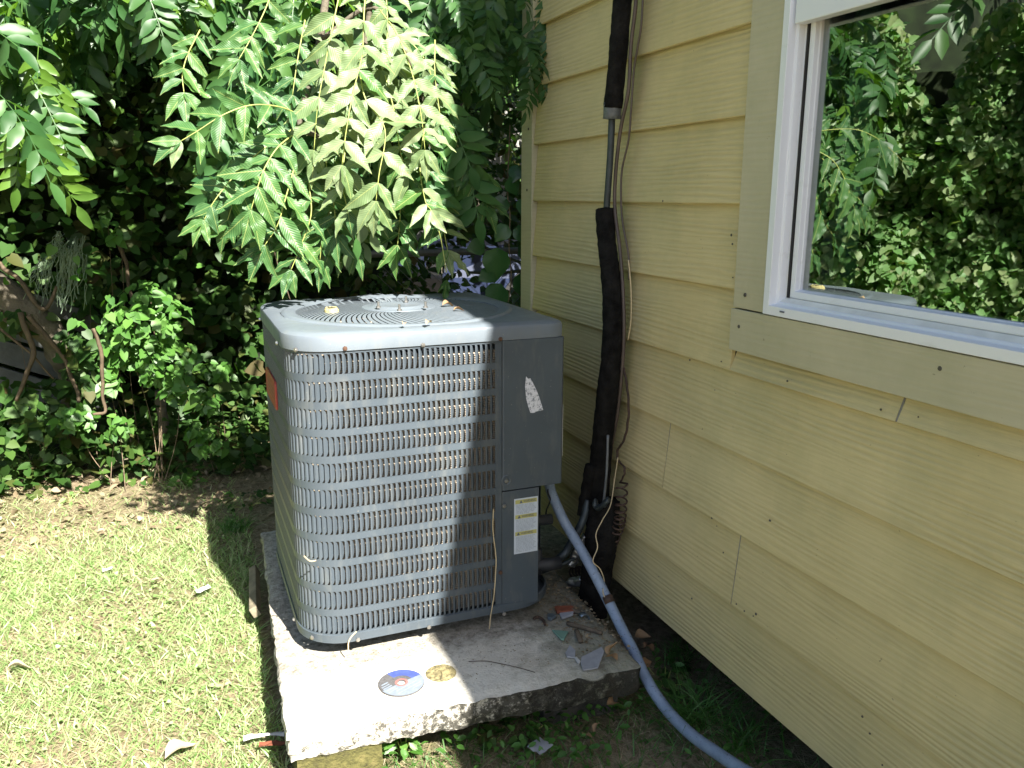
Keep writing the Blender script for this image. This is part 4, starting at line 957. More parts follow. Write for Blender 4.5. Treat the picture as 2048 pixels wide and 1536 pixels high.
q = onz(470, 1060, 0); tuft(q.x, q.y, 120, .09, 'shaded grass tuft near the back left corner of the pad', 'grass_dark', .004)
# leafy weeds
def weed(px_, py_, n, s, r, h, mat, label, heart=True):
    c = onz(px_, py_, 0); W_ = tag(empty('leafy_weed', c), label, 'weed'); pos = []; dr = []; nr = []; m = MB()
    for i in range(n):
        a = random.uniform(0, 6.28); q_ = r*math.sqrt(random.random()); z = h*random.uniform(.3, 1)*(1-.3*q_/r); p = Vector((q_*math.cos(a), q_*math.sin(a), z)); pos.append(p); dr.append((math.cos(a)+random.gauss(0, .4), math.sin(a)+random.gauss(0, .4), random.gauss(-.15, .25))); nr.append((random.gauss(0, .3), random.gauss(-.2, .3), 1))
        if i % 3 == 0: m.tube([(p.x*.15, p.y*.15, -.01), (p.x*.7, p.y*.7, z*.6), tuple(p)], .0012, 4)
    m.build('stem', M['stalk'], W_)
    cloud('foliage', pos, dr, nr, rng.uniform(.7, 1.2, n)*s, HEART_V*np.array([1, .8, 1]) if heart else LEAF_V*np.array([1, 1.4, 1]), HEART_F if heart else LEAF_F, M[mat], W_); return W_
weed(806, 1503, 26, .035, .04, .06, 'ivy_lit', 'bright sunlit weed beside the mossy block under the pad', False)
weed(990, 1478, 14, .032, .05, .04, 'ivy', 'bluish broad leaved weed under the front edge of the pad')
weed(1045, 1475, 12, .03, .05, .05, 'ivy', 'yellowish leaved weed right of the bluish one under the pad edge')
weed(1330, 1365, 22, .04, .06, .06, 'ivy', 'dark fern like weed in the shade right of the conduit', False)
weed(375, 962, 16, .06, .07, .06, 'ivy_lit', 'low broad leaved weed on bare soil in front of the thicket')
weed(480, 940, 26, .07, .10, .14, 'ivy', 'broad leaved weed left of the unit at the shade edge')
weed(490, 1010, 30, .035, .10, .05, 'ivy', 'low weed patch behind the left edge of the pad', False)
weed(120, 930, 30, .06, .12, .12, 'ivy', 'dark weed clump at the thicket foot beside the pale grass tuft')
weed(140, 1000, 16, .03, .05, .03, 'grass', 'tiny sunlit weed on the upper left lawn', False)

# ================================================================ THICKET BEHIND
def shell(n, fx, fz, y0, dy, pn=1.6, seed=0):
    """points on a bumpy leafy face: returns pos"""
    x = rng.uniform(*fx, n); z = rng.uniform(*fz, n)
    y = np.array([y0(xx, zz)+dy*(noise.noise(Vector((xx*pn, zz*pn, seed)))+.5*noise.noise(Vector((xx*pn*2.7, zz*pn*2.7, seed)))) for xx, zz in zip(x, z)])+rng.uniform(0, .28, n)
    return np.column_stack([x, y, z])
def rdir(n, dz=-.45, s=.7): return np.column_stack([rng.normal(0, s, n), rng.normal(-.35, s, n), rng.normal(dz, .4, n)])
def rnorm(n, ny=-.55, nz=.75, s=.45): return np.column_stack([rng.normal(0, s, n), rng.normal(ny, s, n), rng.normal(nz, s*.8, n)])
def keep_gap(P):
    # opening at the right where the neighbour's house, the car and the fence show
    return P[~((P[:, 0] > .02+(2.0-P[:, 2])*.0) & (P[:, 2] < 2.4))]
P = shell(15000, (-5.5, .15), (-.02, 3.1), lambda x, z: 4.45+.25*max(0, z-.5)+.25*max(0, -x-1.4), .35, seed=5)
P = P[P[:, 0] < .05+.25*rng.uniform(-1, 1, len(P))]; n = len(P)
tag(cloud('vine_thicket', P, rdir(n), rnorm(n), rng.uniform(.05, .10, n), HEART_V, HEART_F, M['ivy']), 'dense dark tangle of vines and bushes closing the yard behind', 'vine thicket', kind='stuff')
m = MB(); m.grid([[(x, 5.1+.2*math.sin(x*3), z) for x in np.linspace(-6, .1, 14)] for z in (-.1, 1, 2, 3.2)]); tag(m.build('thicket_shade_sheet', simple('leaf_shadow_mass', (.015, .025, .008), .95, var=.6, scale=9)), 'dark sheet behind the thicket painted as its deep shade', 'vine thicket', kind='stuff')  # plain sheet, near black in place of the shade between the leaves
# second neighbour side hedge along the left of the yard (mirrored in the window)
u = rng.uniform(0, 1, 30000); hh = 2.42+.16*np.sin(u*9)+.10*np.sin(u*23)-.55*np.exp(-((u-.70)/.045)**2); z = rng.uniform(0, 1, 30000)*hh
HA, HB = np.array([-5.0, 1.7]), np.array([-2.75, 5.2]); HN = np.array([.84, -.54])
off = np.array([.30*(noise.noise(Vector((a*6, b*1.5, 3)))+.6*noise.noise(Vector((a*16, b*4, 3)))) for a, b in zip(u, z)])-rng.uniform(0, .3, 30000)
XY = HA[None]+(HB-HA)[None]*u[:, None]+HN[None]*off[:, None]; P = np.column_stack([XY, z]); n = len(P)
tag(cloud('side_hedge', P, np.column_stack([rng.normal(.3, .6, n), rng.normal(-.2, .6, n), rng.normal(-.4, .4, n)]), np.column_stack([rng.normal(.5, .45, n), rng.normal(-.5, .45, n), rng.normal(.6, .4, n)]), rng.uniform(.045, .085, n), HEART_V*np.array([1, .8, 1]), HEART_F, leafmat('hedge_leaf', [(.10, .22, .06), (.16, .31, .10), (.22, .34, .14), (.30, .34, .18)], .5, .3)), 'sunlit ivy hedge along the left of the yard mirrored in the window', 'hedge', kind='stuff')
m = MB(); m.grid([[(-5.5+2.25*k/11, 1.9+3.5*k/11, z_) for k in range(12)] for z_ in (0, 1.1, 2.1)]); tag(m.build('hedge_core', simple('hedge_inner_mass', (.02, .03, .01), .95, var=.5, scale=9)), 'plain dark sheet behind the leaves of the side hedge', 'hedge', kind='stuff')  # one dark sheet backing the hedge leaves

# overhanging canopy tree: trunk, limbs, sprays in view as objects and the mass above
tree = tag(empty('canopy_tree', (-2.3, 4.9, 0)), 'large shade tree with drooping compound leaves overhanging the thicket', 'tree'); TO = Vector((-2.3, 4.9, 0))
m = MB(); m.tube([(0, 0, -.1), (.05, -.05, 1.2), (-.1, 0, 2.4), (.1, 0, 3.6), (.1, 0, 5)], [.16, .13, .12, .09, .05], 12); m.build('trunk', M['bark_grey'], tree, smooth=True)
for e in ((1.4, -1.9, 2.6), (.6, -2.2, 2.7), (2.3, -1.7, 3.0), (-.6, -1.8, 2.5), (-1.4, -1.2, 2.7), (2.9, -1.1, 2.7), (1.2, -2.6, 3.3)):
    m = MB(); m.tube(spline([(.0, 0, 2.0), (e[0]*.4, e[1]*.4, 2.8), (e[0]*.8, e[1]*.8, e[2]+.25), e], 5), [.06*(1-i/15*.85) for i in range(16)], 7); m.build('limb', M['bark'], tree, smooth=True)
frm = [MB(), MB()]
spr = []
for k, mt in enumerate(('canopy', 'canopy', 'canopy', 'canopy', 'canopy_y', 'canopy_y')):
    tv_, tf_ = frond_template(True, [5, 6, 7, 6, 6, 7][k], 1, .34, [.1, .35, .25, .5, .2, .4][k], k+2); me = bpy.data.meshes.new('leaf_spray'); me.from_pydata([tuple(v) for v in tv_], [], [tuple(f) for f in tf_]); me.materials.append(M[mt]); me.polygons.foreach_set('use_smooth', [True]*len(tf_)); spr.append(me)
def orient(p, d, n, s):
    d = Vector(d).normalized(); n = Vector(n); n = (n-d*n.dot(d)).normalized(); b = n.cross(d)
    return Matrix(((d.x*s, b.x*s, n.x*s, p.x), (d.y*s, b.y*s, n.y*s, p.y), (d.z*s, b.z*s, n.z*s, p.z), (0, 0, 0, 1)))
def blocks_bush(p):
    # would this foliage stand between the sun and the bushes in front of the thicket
    t_ = (3.75-p[1])/1.05
    if t_ < .15: return False
    x, z = p[0]-.19*t_, p[2]-t_
    return (-1.55 < x < -.80 and .10 < z < 1.12) and noise.noise(Vector((x*3.5, z*3.5, 4))) > -.28
def spray(px_, py_, y_, s, ang, yel=0, out=-.2):
    """a compound leaf whose stalk base shows at the pixel, at depth y_; ang = direction in the picture"""
    p = ony(px_, py_, y_)-TO
    if blocks_bush(p+TO+Vector((0, 0, -s*.4))): return
    d = rt*math.cos(R(ang))-up*math.sin(R(ang))*1.0+Vector((0, out, 0)); nn = Vector((random.gauss(.0, .35), -.55+random.gauss(0, .25), .75))
    put(spr[random.randrange(4, 6) if yel else random.randrange(4)], 'leaf_spray', tree, orient(p, d, nn, s))
# front rim of the canopy as it hangs in the picture
for i in range(185):
    px_ = random.uniform(-120, 600); lim = 95+60*math.sin(px_*.011+1.2)+(90 if px_ < 90 else 0)-(25 if px_ > 300 else 0)
    py_ = random.uniform(-120, lim-40); y_ = random.uniform(2.7, 3.4)
    spray(px_, py_, y_, random.uniform(.17, .27), random.choice((random.gauss(70, 30), random.gauss(20, 30), random.gauss(125, 30))), 1 if random.random() < .28 else 0)
for q in [(250, 60, 95), (190, 90, 80), (140, 80, 110), (60, 150, 60), (90, 130, 75), (30, 210, 80), (-20, 170, 40), (300, 90, 50), (310, 110, 70), (350, 80, 60), (420, 30, 70), (500, 40, 115), (480, 120, 60), (520, 60, 100), (60, 240, 70), (380, 60, 90)]:
    spray(q[0], q[1], random.uniform(2.6, 2.8), random.uniform(.21, .28), q[2], 1 if q[0] < 120 and random.random() < .5 else 0, -.05)
for i in range(70):     # right part beside the house corner, in shade
    px_ = random.uniform(850, 1120); py_ = random.uniform(-90, 60+.12*max(0, 1100-px_)); 
    spray(px_, py_, random.uniform(2.45, 3.1), random.uniform(.14, .2), random.gauss(85, 30), 0)
for q in ((1060, 60, 95), (1085, 40, 80), (1040, 90, 100), (1000, 110, 110), (1075, 110, 85), (950, 90, 80), (920, 60, 60), (1095, 70, 60), (1060, 130, 90)): spray(q[0], q[1], 2.5, .15, q[2], 0)
# crown mass overhead and behind
def mass(n, x0, x1, y0, y1, z0, z1, fn=None):
    P = np.column_stack([rng.uniform(x0, x1, n), rng.uniform(y0, y1, n), rng.uniform(z0, z1, n)])
    k = [noise.noise(Vector(p)*1.3) + (fn(*p) if fn else 0) > -.12 for p in P]; return P[np.array(k)]
P = np.concatenate([mass(1000, -5.2, 1.1, 2.9, 5.0, 1.95, 3.3, lambda x, y, z: -.6*max(0, (x-.3))), mass(900, -5.5, .9, 2.6, 4.6, 2.75, 3.9), mass(420, -5.5, 2.4, 4.8, 6.5, 2.3, 4.6)])
P = P[~((P[:, 0] > -.2) & (P[:, 1] < 2.9)) & ~np.array([blocks_bush(p) or (p[0] < -2.9) for p in P])]
n = len(P); cloud('crown', P-np.array(TO), np.column_stack([rng.normal(0, .7, n), rng.normal(-.3, .7, n), rng.normal(-.3, .35, n)]), np.column_stack([rng.normal(0, .35, n), rng.normal(-.3, .35, n), np.ones(n)]), rng.uniform(.26, .42, n), FR_V, FR_F, M['canopy'], tree)['kind'] = 'stuff'

# a sunlit frond tree reflected at the top of the window
mim = tag(empty('feathery_tree', (-4.6, 2.4, 0)), 'feathery leaved tree rising behind the side hedge', 'tree')
m = MB(); m.tube([(0, 0, 0), (.1, .1, 1.6), (.4, .2, 2.8), (.9, .3, 3.4)], [.07, .06, .04, .02], 8); m.build('trunk', M['bark'], mim, smooth=True)
P = np.concatenate([np.column_stack([rng.normal(.6, .5, 130), rng.normal(.2, .7, 130), rng.normal(3.0, .28, 130)]), np.column_stack([rng.normal(-.6, .3, 110), rng.normal(1.0, .5, 110), rng.normal(3.1, .35, 110)])]); n = len(P)
cloud('crown', P, np.column_stack([rng.normal(.5, .5, n), rng.normal(0, .6, n), rng.normal(-.2, .2, n)]), np.column_stack([rng.normal(0, .2, n), rng.normal(0, .2, n), np.ones(n)]), rng.uniform(.35, .5, n), FR_V*np.array([1, .8, 1]), FR_F, M['canopy'], mim)

gt = tag(empty('far_tree', (1.6, 7.9, 0)), 'leafy tree shading the neighbouring house beyond the gap', 'tree')
m = MB(); m.tube([(0, 0, -.1), (.1, 0, 1.5), (0, .1, 3.2), (.2, 0, 5)], [.14, .12, .10, .04], 10); m.build('trunk', M['bark_grey'], gt, smooth=True)
P = mass(2300, -.9, 5.5, 5.2, 9.3, 1.75, 5.6); n = len(P); cloud('crown', P-np.array([1.6, 7.9, 0]), rdir(n, -.3), np.column_stack([rng.normal(0, .35, n), rng.normal(-.3, .35, n), np.ones(n)]), rng.uniform(.30, .5, n), FR_V, FR_F, M['ivy'], gt)['kind'] = 'stuff'
P = np.column_stack([rng.uniform(-.2, 1.3, 8000), rng.uniform(4.2, 4.9, 8000), rng.uniform(0, 2.3, 8000)]); P = P[np.array([(p[2] > 1.08-.15*p[0] or p[0] < .38) or (p[2] < .70) for p in P]) & np.array([noise.noise(Vector(p)*3) > -.25 for p in P])]; n = len(P)
tag(cloud('gap_shrubs', P, rdir(n), rnorm(n), rng.uniform(.05, .09, n), LEAF_V*np.array([1, 1.4, 1]), LEAF_F, M['ivy']), 'dark leafy shrubs filling the gap between thicket and house corner', 'shrubs', kind='stuff')

# sunlit bushes in front of the thicket
def bush(name, blobs, nleaf, s, mat, label, stems=()):
    """blobs: (px, py, y, radius x, radius z)"""
    c = ony(blobs[0][0], blobs[0][1], blobs[0][2]); base = Vector((c.x, c.y, 0)); B = tag(empty(name, base), label, 'bush')
    pos = []; nr = []; m = MB()
    tot = sum(b[3]*b[4] for b in blobs)
    for (a, b, y_, rx, rz) in blobs:
        c = ony(a, b, y_)-base; k = int(nleaf*rx*rz/tot)
        for _ in range(k):
            v = Vector((random.gauss(0, 1), random.gauss(0, 1), random.gauss(0, 1))).normalized()*random.uniform(.55, 1.05)
            if v.y > .35: v.y *= -1
            f = 1+.35*noise.noise(Vector((v.x*2.2, v.z*2.2, a*.01)))
            pos.append((c.x+v.x*rx*f, c.y+v.y*min(rx, .18)*f, max(.01, c.z+v.z*rz*f))); nr.append((v.x*.7+random.gauss(0, .35), v.y*.5-.35+random.gauss(0, .3), .7+v.z*.3+random.gauss(0, .25)))
        m.tube(spline([(random.uniform(-.04, .04), 0, -.02), (c.x*.7+random.uniform(-.04, .04), c.y*.5+.06, c.z*.45), (c.x, c.y+.03, c.z)], 5), [.0024*(1-i/14) for i in range(11)], 5)
    m.build('stem', M['bark'], B, smooth=True)
    n = len(pos); cloud('crown', pos, np.column_stack([rng.normal(0, .7, n), rng.normal(-.3, .5, n), rng.normal(-.55, .35, n)]), nr, rng.uniform(.75, 1.25, n)*s, HEART_V*np.array([1, .85, 1]), HEART_F, M[mat], B)
    return B
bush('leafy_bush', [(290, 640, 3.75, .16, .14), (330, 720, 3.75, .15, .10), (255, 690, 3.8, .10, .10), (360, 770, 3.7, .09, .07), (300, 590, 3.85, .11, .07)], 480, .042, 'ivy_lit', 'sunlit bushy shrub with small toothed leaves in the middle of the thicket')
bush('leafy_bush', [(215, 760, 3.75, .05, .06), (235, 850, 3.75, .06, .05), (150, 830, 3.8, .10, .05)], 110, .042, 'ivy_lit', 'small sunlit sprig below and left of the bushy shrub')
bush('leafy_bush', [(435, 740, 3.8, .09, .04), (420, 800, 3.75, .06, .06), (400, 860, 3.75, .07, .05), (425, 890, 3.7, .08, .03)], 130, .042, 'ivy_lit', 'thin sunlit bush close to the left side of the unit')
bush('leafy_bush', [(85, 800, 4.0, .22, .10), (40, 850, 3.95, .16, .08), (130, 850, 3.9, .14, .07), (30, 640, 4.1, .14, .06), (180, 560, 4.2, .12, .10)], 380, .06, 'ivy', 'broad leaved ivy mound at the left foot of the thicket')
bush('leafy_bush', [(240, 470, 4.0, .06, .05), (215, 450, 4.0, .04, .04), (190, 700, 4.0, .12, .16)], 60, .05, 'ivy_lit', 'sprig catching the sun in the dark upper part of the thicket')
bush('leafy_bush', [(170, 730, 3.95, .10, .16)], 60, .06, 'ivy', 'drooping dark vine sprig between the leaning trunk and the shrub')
n = 2600; xx = rng.uniform(-2.9, -.45, n); P = np.column_stack([xx, rng.uniform(3.78, 4.5, n), np.abs(rng.normal(0, .15, n))+.01]); P = P[np.array([noise.noise(Vector((p[0]*2.6, p[1]*2, 6))) > -.12+.9*(p[2]-.25) for p in P])]; n = len(P)
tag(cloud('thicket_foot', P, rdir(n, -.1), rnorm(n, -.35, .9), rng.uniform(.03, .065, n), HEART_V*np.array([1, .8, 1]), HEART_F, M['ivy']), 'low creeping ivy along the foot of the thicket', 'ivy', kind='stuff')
n = 700; P = np.column_stack([rng.uniform(-2.9, -.5, n), rng.uniform(3.2, 4.4, n), rng.uniform(.004, .03, n)]); dmt = leafmat('leaf_litter', [(.18, .13, .08), (.32, .25, .16), (.12, .085, .05), (.42, .36, .25)], .8, .1, bright_back=.8)
tag(cloud('leaf_litter', P, np.column_stack([rng.normal(size=(n, 2)), rng.normal(size=n)*.25]), np.column_stack([rng.normal(size=(n, 2))*.5, np.ones(n)]), rng.uniform(.02, .05, n), LEAF_V*np.array([1, 1.4, 1.5]), LEAF_F, dmt), 'brown leaf litter on the bare soil before the thicket', 'leaf litter', kind='stuff')
n = 900; a_ = rng.normal(0, 1, (n, 2)); P = np.column_stack([np.clip(-.17+.055*a_[:, 0], -.3, -.13), 1.80+.16*a_[:, 1], np.full(n, SZ+.002)]); P = P[(P[:, 1] > 1.56) & (P[:, 0] < -.135-.0*P[:, 1])]; n = len(P)
tag(cloud('leaf_crumbs', P, np.column_stack([rng.normal(size=(n, 2)), rng.normal(size=n)*.15]), np.column_stack([rng.normal(size=(n, 2))*.4, np.ones(n)]), rng.uniform(.004, .012, n), LEAF_V*np.array([1, 1.5, 1]), LEAF_F, dmt), 'crumbs of rotted leaves and grit at the right end of the pad', 'crumbs', kind='stuff')
n = 700; P = np.column_stack([rng.uniform(-.90, -.2, n), rng.uniform(1.60, 1.82, n), np.full(n, SZ+.001)]); tag(cloud('grit', P, np.column_stack([rng.normal(size=(n, 2)), np.zeros(n)]), np.column_stack([rng.normal(size=(n, 2))*.3, np.ones(n)]), rng.uniform(.001, .0045, n), LEAF_V*np.array([1, 1.8, 1]), LEAF_F, dmt), 'fine grit and specks on the top of the pad', 'grit', kind='stuff')

# scattered leaves catching the sun inside the dark (loose vine leaves)
n = 160; P = np.array([tuple(ony(random.uniform(0, 560), random.uniform(180, 560), random.uniform(3.7, 4.2))) for _ in range(n)])
tag(cloud('loose_vine_leaves', P, rdir(n), rnorm(n), rng.uniform(.03, .05, n), HEART_V, HEART_F, M['ivy_lit']), 'scattered single leaves on trailing vines in the dark hollow', 'vine leaves', kind='stuff')

# leaning trunk with grey boards behind, vines
m = MB(); sp = spline([ony(-160, 500, 4.15), ony(-20, 575, 4.12), ony(70, 640, 4.12), ony(125, 705, 4.15), ony(150, 780, 4.25), ony(160, 900, 4.3)], 10); m.tube(sp, [.088-.04*i/len(sp) for i in range(len(sp))], 26)
m.v = [tuple(Vector(v)+Vector((noise.noise(Vector(v)*9), noise.noise(Vector(v)*9+Vector((3, 1, 2))), noise.noise(Vector(v)*9+Vector((7, 7, 7)))))*.022+Vector((noise.noise(Vector(v)*30),)*3)*.006) for v in m.v]
tag(m.build('leaning_trunk', M['bark_grey'], smooth=True), 'thick grey brown trunk leaning down from the left edge of the photo', 'tree trunk')
fence = tag(empty('board_screen', (-2.15, 4.5, 0)), 'weathered grey board screen behind the leaning trunk', 'fence')
mb_ = MB(); mb_.box(-.75, .55, -.008, .008, -.055, .055); bdm = mb_.mesh('screen_board', simple('silvery_board', (.075, .08, .08), .85, var=.35, scale=9, bump=.003))
for i in range(7): o = put(bdm, 'screen_board', fence, Matrix.Translation((.1+.03*i, .004*(i % 2), .02+i*.126))@Matrix.Rotation(R(24+random.uniform(-1.5, 1.5)), 4, 'Y')@Matrix.Rotation(R(6), 4, 'X'))
def vine(pts, r, label, mat='vine'):
    m = MB(); pp = spline([ony(*q) for q in pts], 7); pp = [p+Vector((noise.noise(p*9), 0, noise.noise(p*9+Vector((3, 3, 3)))))*.02 for p in pp]; m.tube(pp, [r*.72*(1-.35*i/len(pp))*(1+.25*noise.noise(pp[i]*31)) for i in range(len(pp))], 7); return tag(m.build('woody_vine', M[mat], smooth=True), label, 'vine')
vine([(0, 525, 4.0), (40, 560, 3.95), (75, 605, 3.92), (95, 612, 3.92), (118, 575, 3.95)], .016, 'bent woody vine forming a V over the leaning trunk')
vine([(60, 630, 3.9), (100, 680, 3.9), (135, 725, 3.9), (152, 780, 3.88), (158, 830, 3.85)], .015, 'woody vine running down the face of the leaning trunk')
vine([(45, 625, 3.9), (62, 690, 3.88), (58, 750, 3.86), (38, 805, 3.85)], .017, 'pale woody vine hanging left of the leaning trunk bottom')
vine([(0, 655, 3.9), (60, 710, 3.9), (110, 755, 3.9)], .008, 'thin diagonal vine crossing the grey boards')
vine([(188, 652, 3.7), (198, 720, 3.7), (203, 780, 3.7), (212, 825, 3.7), (185, 832, 3.68)], .012, 'thin upright vine stem under the sunlit shrub')
vine([(238, 470, 4.1), (248, 530, 4.1), (262, 590, 4.05), (270, 640, 4.0)], .014, 'reddish stem in the dark behind the sunlit shrub')
vine([(320, 780, 3.95), (322, 840, 3.95), (318, 880, 3.95)], .035, 'short thick stump like stem below the sunlit shrub', 'bark_grey')
vine([(530, 460, 3.6), (560, 540, 3.6), (580, 600, 3.6)], .004, 'thin reddish twig in the dark left of the hanging branch')
# hanging moss strands
m = MB()
for cx, cy0, cy1, wd_ in ((140, 500, 615, 16), (155, 480, 560, 8), (90, 520, 590, 8), (120, 470, 520, 6)):
    for i in range(34):
        a = cx+random.gauss(0, wd_); p0 = ony(a, cy0+random.uniform(-10, 20), 3.95); p1 = ony(a+random.gauss(-6, 8), cy1+random.uniform(-40, 15), 3.95); pts = [p0.lerp(p1, k/5)+Vector((random.gauss(0, .006), random.gauss(0, .01), 0)) for k in range(6)]
        m.tube(pts, .0013, 3, cap=False)
tag(m.build('hanging_moss', M['spanish']), 'grey green strands of moss hanging in the left of the thicket', 'moss', kind='stuff')

# ================================================================ HERO BRANCH
br = tag(empty('hanging_branch', ony(640, 200, 2.35)), 'sunlit branch of long compound leaves hanging over the air conditioner', 'branch'); BO = br.location.copy()
def leaflet_mesh(seed, mat):
    rr_ = random.Random(seed); m = MB(); rows = []; n = 12; bend = rr_.uniform(.0, .34); wav = rr_.uniform(.8, 2.0); ph = rr_.uniform(0, 6); sk = rr_.uniform(-.08, .08); wv_ = rr_.uniform(.165, .215)
    for i in range(n+1):
        t_ = i/n; wd_ = wv_*(math.sin(math.pi*min(1, t_*1.02)**.80)**.9)*(1-.28*t_)+.002
        row = []
        for yy in (-1, -.55, 0, .55, 1):
            z = .30*abs(yy)*wd_+ wav*.030*math.sin(t_*17+ph+(1.5 if yy > 0 else 0))*(abs(yy)**2)*math.sin(math.pi*t_)-bend*t_*t_
            row.append((t_*(1-.15*bend), yy*wd_+sk*math.sin(math.pi*t_), z))
        rows.append(row)
    m.grid(rows); me = m.mesh('leaflet', M[mat], True); return me
LM = {k: [leaflet_mesh(s+(40 if k == 'hero_pale' else 0), k) for s in range(9)] for k in ('hero_green', 'hero_pale')}
def scale_mesh():  # real size so that the vein texture has metres
    for k in LM:
        for me in LM[k]:
            for v in me.vertices: v.co *= .1
scale_mesh()
cnt = 0
def compound(pts, n_pairs, ll, pale=.0, spread=58, y0=None, side_tilt=.35):
    """pts: (px, py, depth y) from stalk base to tip"""
    global cnt
    path_ = [ony(*q)-BO for q in pts]; sp = spline(path_, 8); L_ = len(sp); m = MB(); m.tube(sp, [.0021*(1-.55*i/L_) for i in range(L_)], 6); st = m.build('leaf_stalk', M['stalk'], br, smooth=True)
    for i in range(n_pairs+1):
        f = .10+.90*i/n_pairs; k = min(L_-1, int(f*(L_-1))); p = sp[k]; T_ = (sp[min(k+1, L_-1)]-sp[max(k-1, 0)]).normalized()
        view = (p+BO-CAM).normalized(); face = (-view*.75+Vector((0, -.35, .65))).normalized(); side = T_.cross(face).normalized()
        for sg in ((-1, 1) if i < n_pairs else (-1, 0, 1)):
            an = R(spread+random.gauss(0, 8)) if sg else 0
            if i == n_pairs and sg: an = R(38+random.gauss(0, 5))
            d = T_*math.cos(an)+side*sg*math.sin(an)+Vector((0, random.gauss(0, .10), -.14+random.gauss(0, .08)))
            nn = face+side*sg*random.gauss(.1, side_tilt*.6)+Vector((random.gauss(0, .22), random.gauss(0, .15), random.gauss(0, .22)))
            s = 1.18*ll*random.uniform(.85, 1.15)*(1-.28*abs(f-.6))/.1
            key = 'hero_pale' if random.random() < pale else 'hero_green'
            o = put(random.choice(LM[key]), 'leaflet', st, orient(p, d, nn, s)); cnt += 1
C = compound
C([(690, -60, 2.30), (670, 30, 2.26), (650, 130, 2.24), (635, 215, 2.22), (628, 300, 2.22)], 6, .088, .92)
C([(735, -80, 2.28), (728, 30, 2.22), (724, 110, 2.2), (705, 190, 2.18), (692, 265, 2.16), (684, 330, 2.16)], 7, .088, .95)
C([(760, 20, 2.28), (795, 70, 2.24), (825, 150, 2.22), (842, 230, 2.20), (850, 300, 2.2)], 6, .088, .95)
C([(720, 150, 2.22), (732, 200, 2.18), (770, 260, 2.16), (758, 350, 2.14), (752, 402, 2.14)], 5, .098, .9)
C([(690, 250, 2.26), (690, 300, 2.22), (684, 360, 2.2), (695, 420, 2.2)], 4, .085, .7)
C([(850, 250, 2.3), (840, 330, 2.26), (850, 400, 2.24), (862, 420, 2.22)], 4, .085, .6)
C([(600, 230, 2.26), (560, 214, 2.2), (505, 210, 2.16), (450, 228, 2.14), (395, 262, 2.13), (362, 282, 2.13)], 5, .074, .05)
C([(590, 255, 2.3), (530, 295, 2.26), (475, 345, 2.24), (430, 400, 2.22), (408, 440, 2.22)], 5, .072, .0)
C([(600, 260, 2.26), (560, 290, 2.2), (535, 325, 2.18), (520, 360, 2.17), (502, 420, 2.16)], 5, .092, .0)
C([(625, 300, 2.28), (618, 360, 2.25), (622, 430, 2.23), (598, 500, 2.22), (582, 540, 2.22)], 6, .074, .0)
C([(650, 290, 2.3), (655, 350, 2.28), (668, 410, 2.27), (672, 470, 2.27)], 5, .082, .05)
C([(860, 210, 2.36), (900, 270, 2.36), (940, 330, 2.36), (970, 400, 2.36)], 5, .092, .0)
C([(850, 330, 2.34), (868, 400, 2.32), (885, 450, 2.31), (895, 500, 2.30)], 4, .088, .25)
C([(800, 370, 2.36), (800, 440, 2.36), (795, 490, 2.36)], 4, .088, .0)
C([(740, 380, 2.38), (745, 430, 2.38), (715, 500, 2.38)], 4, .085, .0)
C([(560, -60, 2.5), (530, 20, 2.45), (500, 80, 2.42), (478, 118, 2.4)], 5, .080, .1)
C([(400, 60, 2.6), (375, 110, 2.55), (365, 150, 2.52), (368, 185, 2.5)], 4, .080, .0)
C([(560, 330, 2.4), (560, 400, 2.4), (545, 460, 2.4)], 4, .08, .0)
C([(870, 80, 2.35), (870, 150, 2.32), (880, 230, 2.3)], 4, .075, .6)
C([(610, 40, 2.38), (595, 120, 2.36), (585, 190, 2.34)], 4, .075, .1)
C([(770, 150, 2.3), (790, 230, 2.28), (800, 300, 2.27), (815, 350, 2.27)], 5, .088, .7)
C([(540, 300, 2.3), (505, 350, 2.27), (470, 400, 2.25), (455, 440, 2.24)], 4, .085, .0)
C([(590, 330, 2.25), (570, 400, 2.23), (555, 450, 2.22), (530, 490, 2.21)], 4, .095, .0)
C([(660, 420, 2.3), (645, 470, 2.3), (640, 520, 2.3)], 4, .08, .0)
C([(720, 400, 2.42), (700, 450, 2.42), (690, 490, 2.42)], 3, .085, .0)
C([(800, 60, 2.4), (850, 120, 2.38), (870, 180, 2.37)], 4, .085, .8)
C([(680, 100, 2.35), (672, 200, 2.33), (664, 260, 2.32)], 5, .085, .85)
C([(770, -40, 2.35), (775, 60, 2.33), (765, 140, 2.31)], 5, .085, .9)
print('LEAFLETS', cnt)
FT_V, FT_F = frond_template(True, 6, 1, .36, .2, 11)
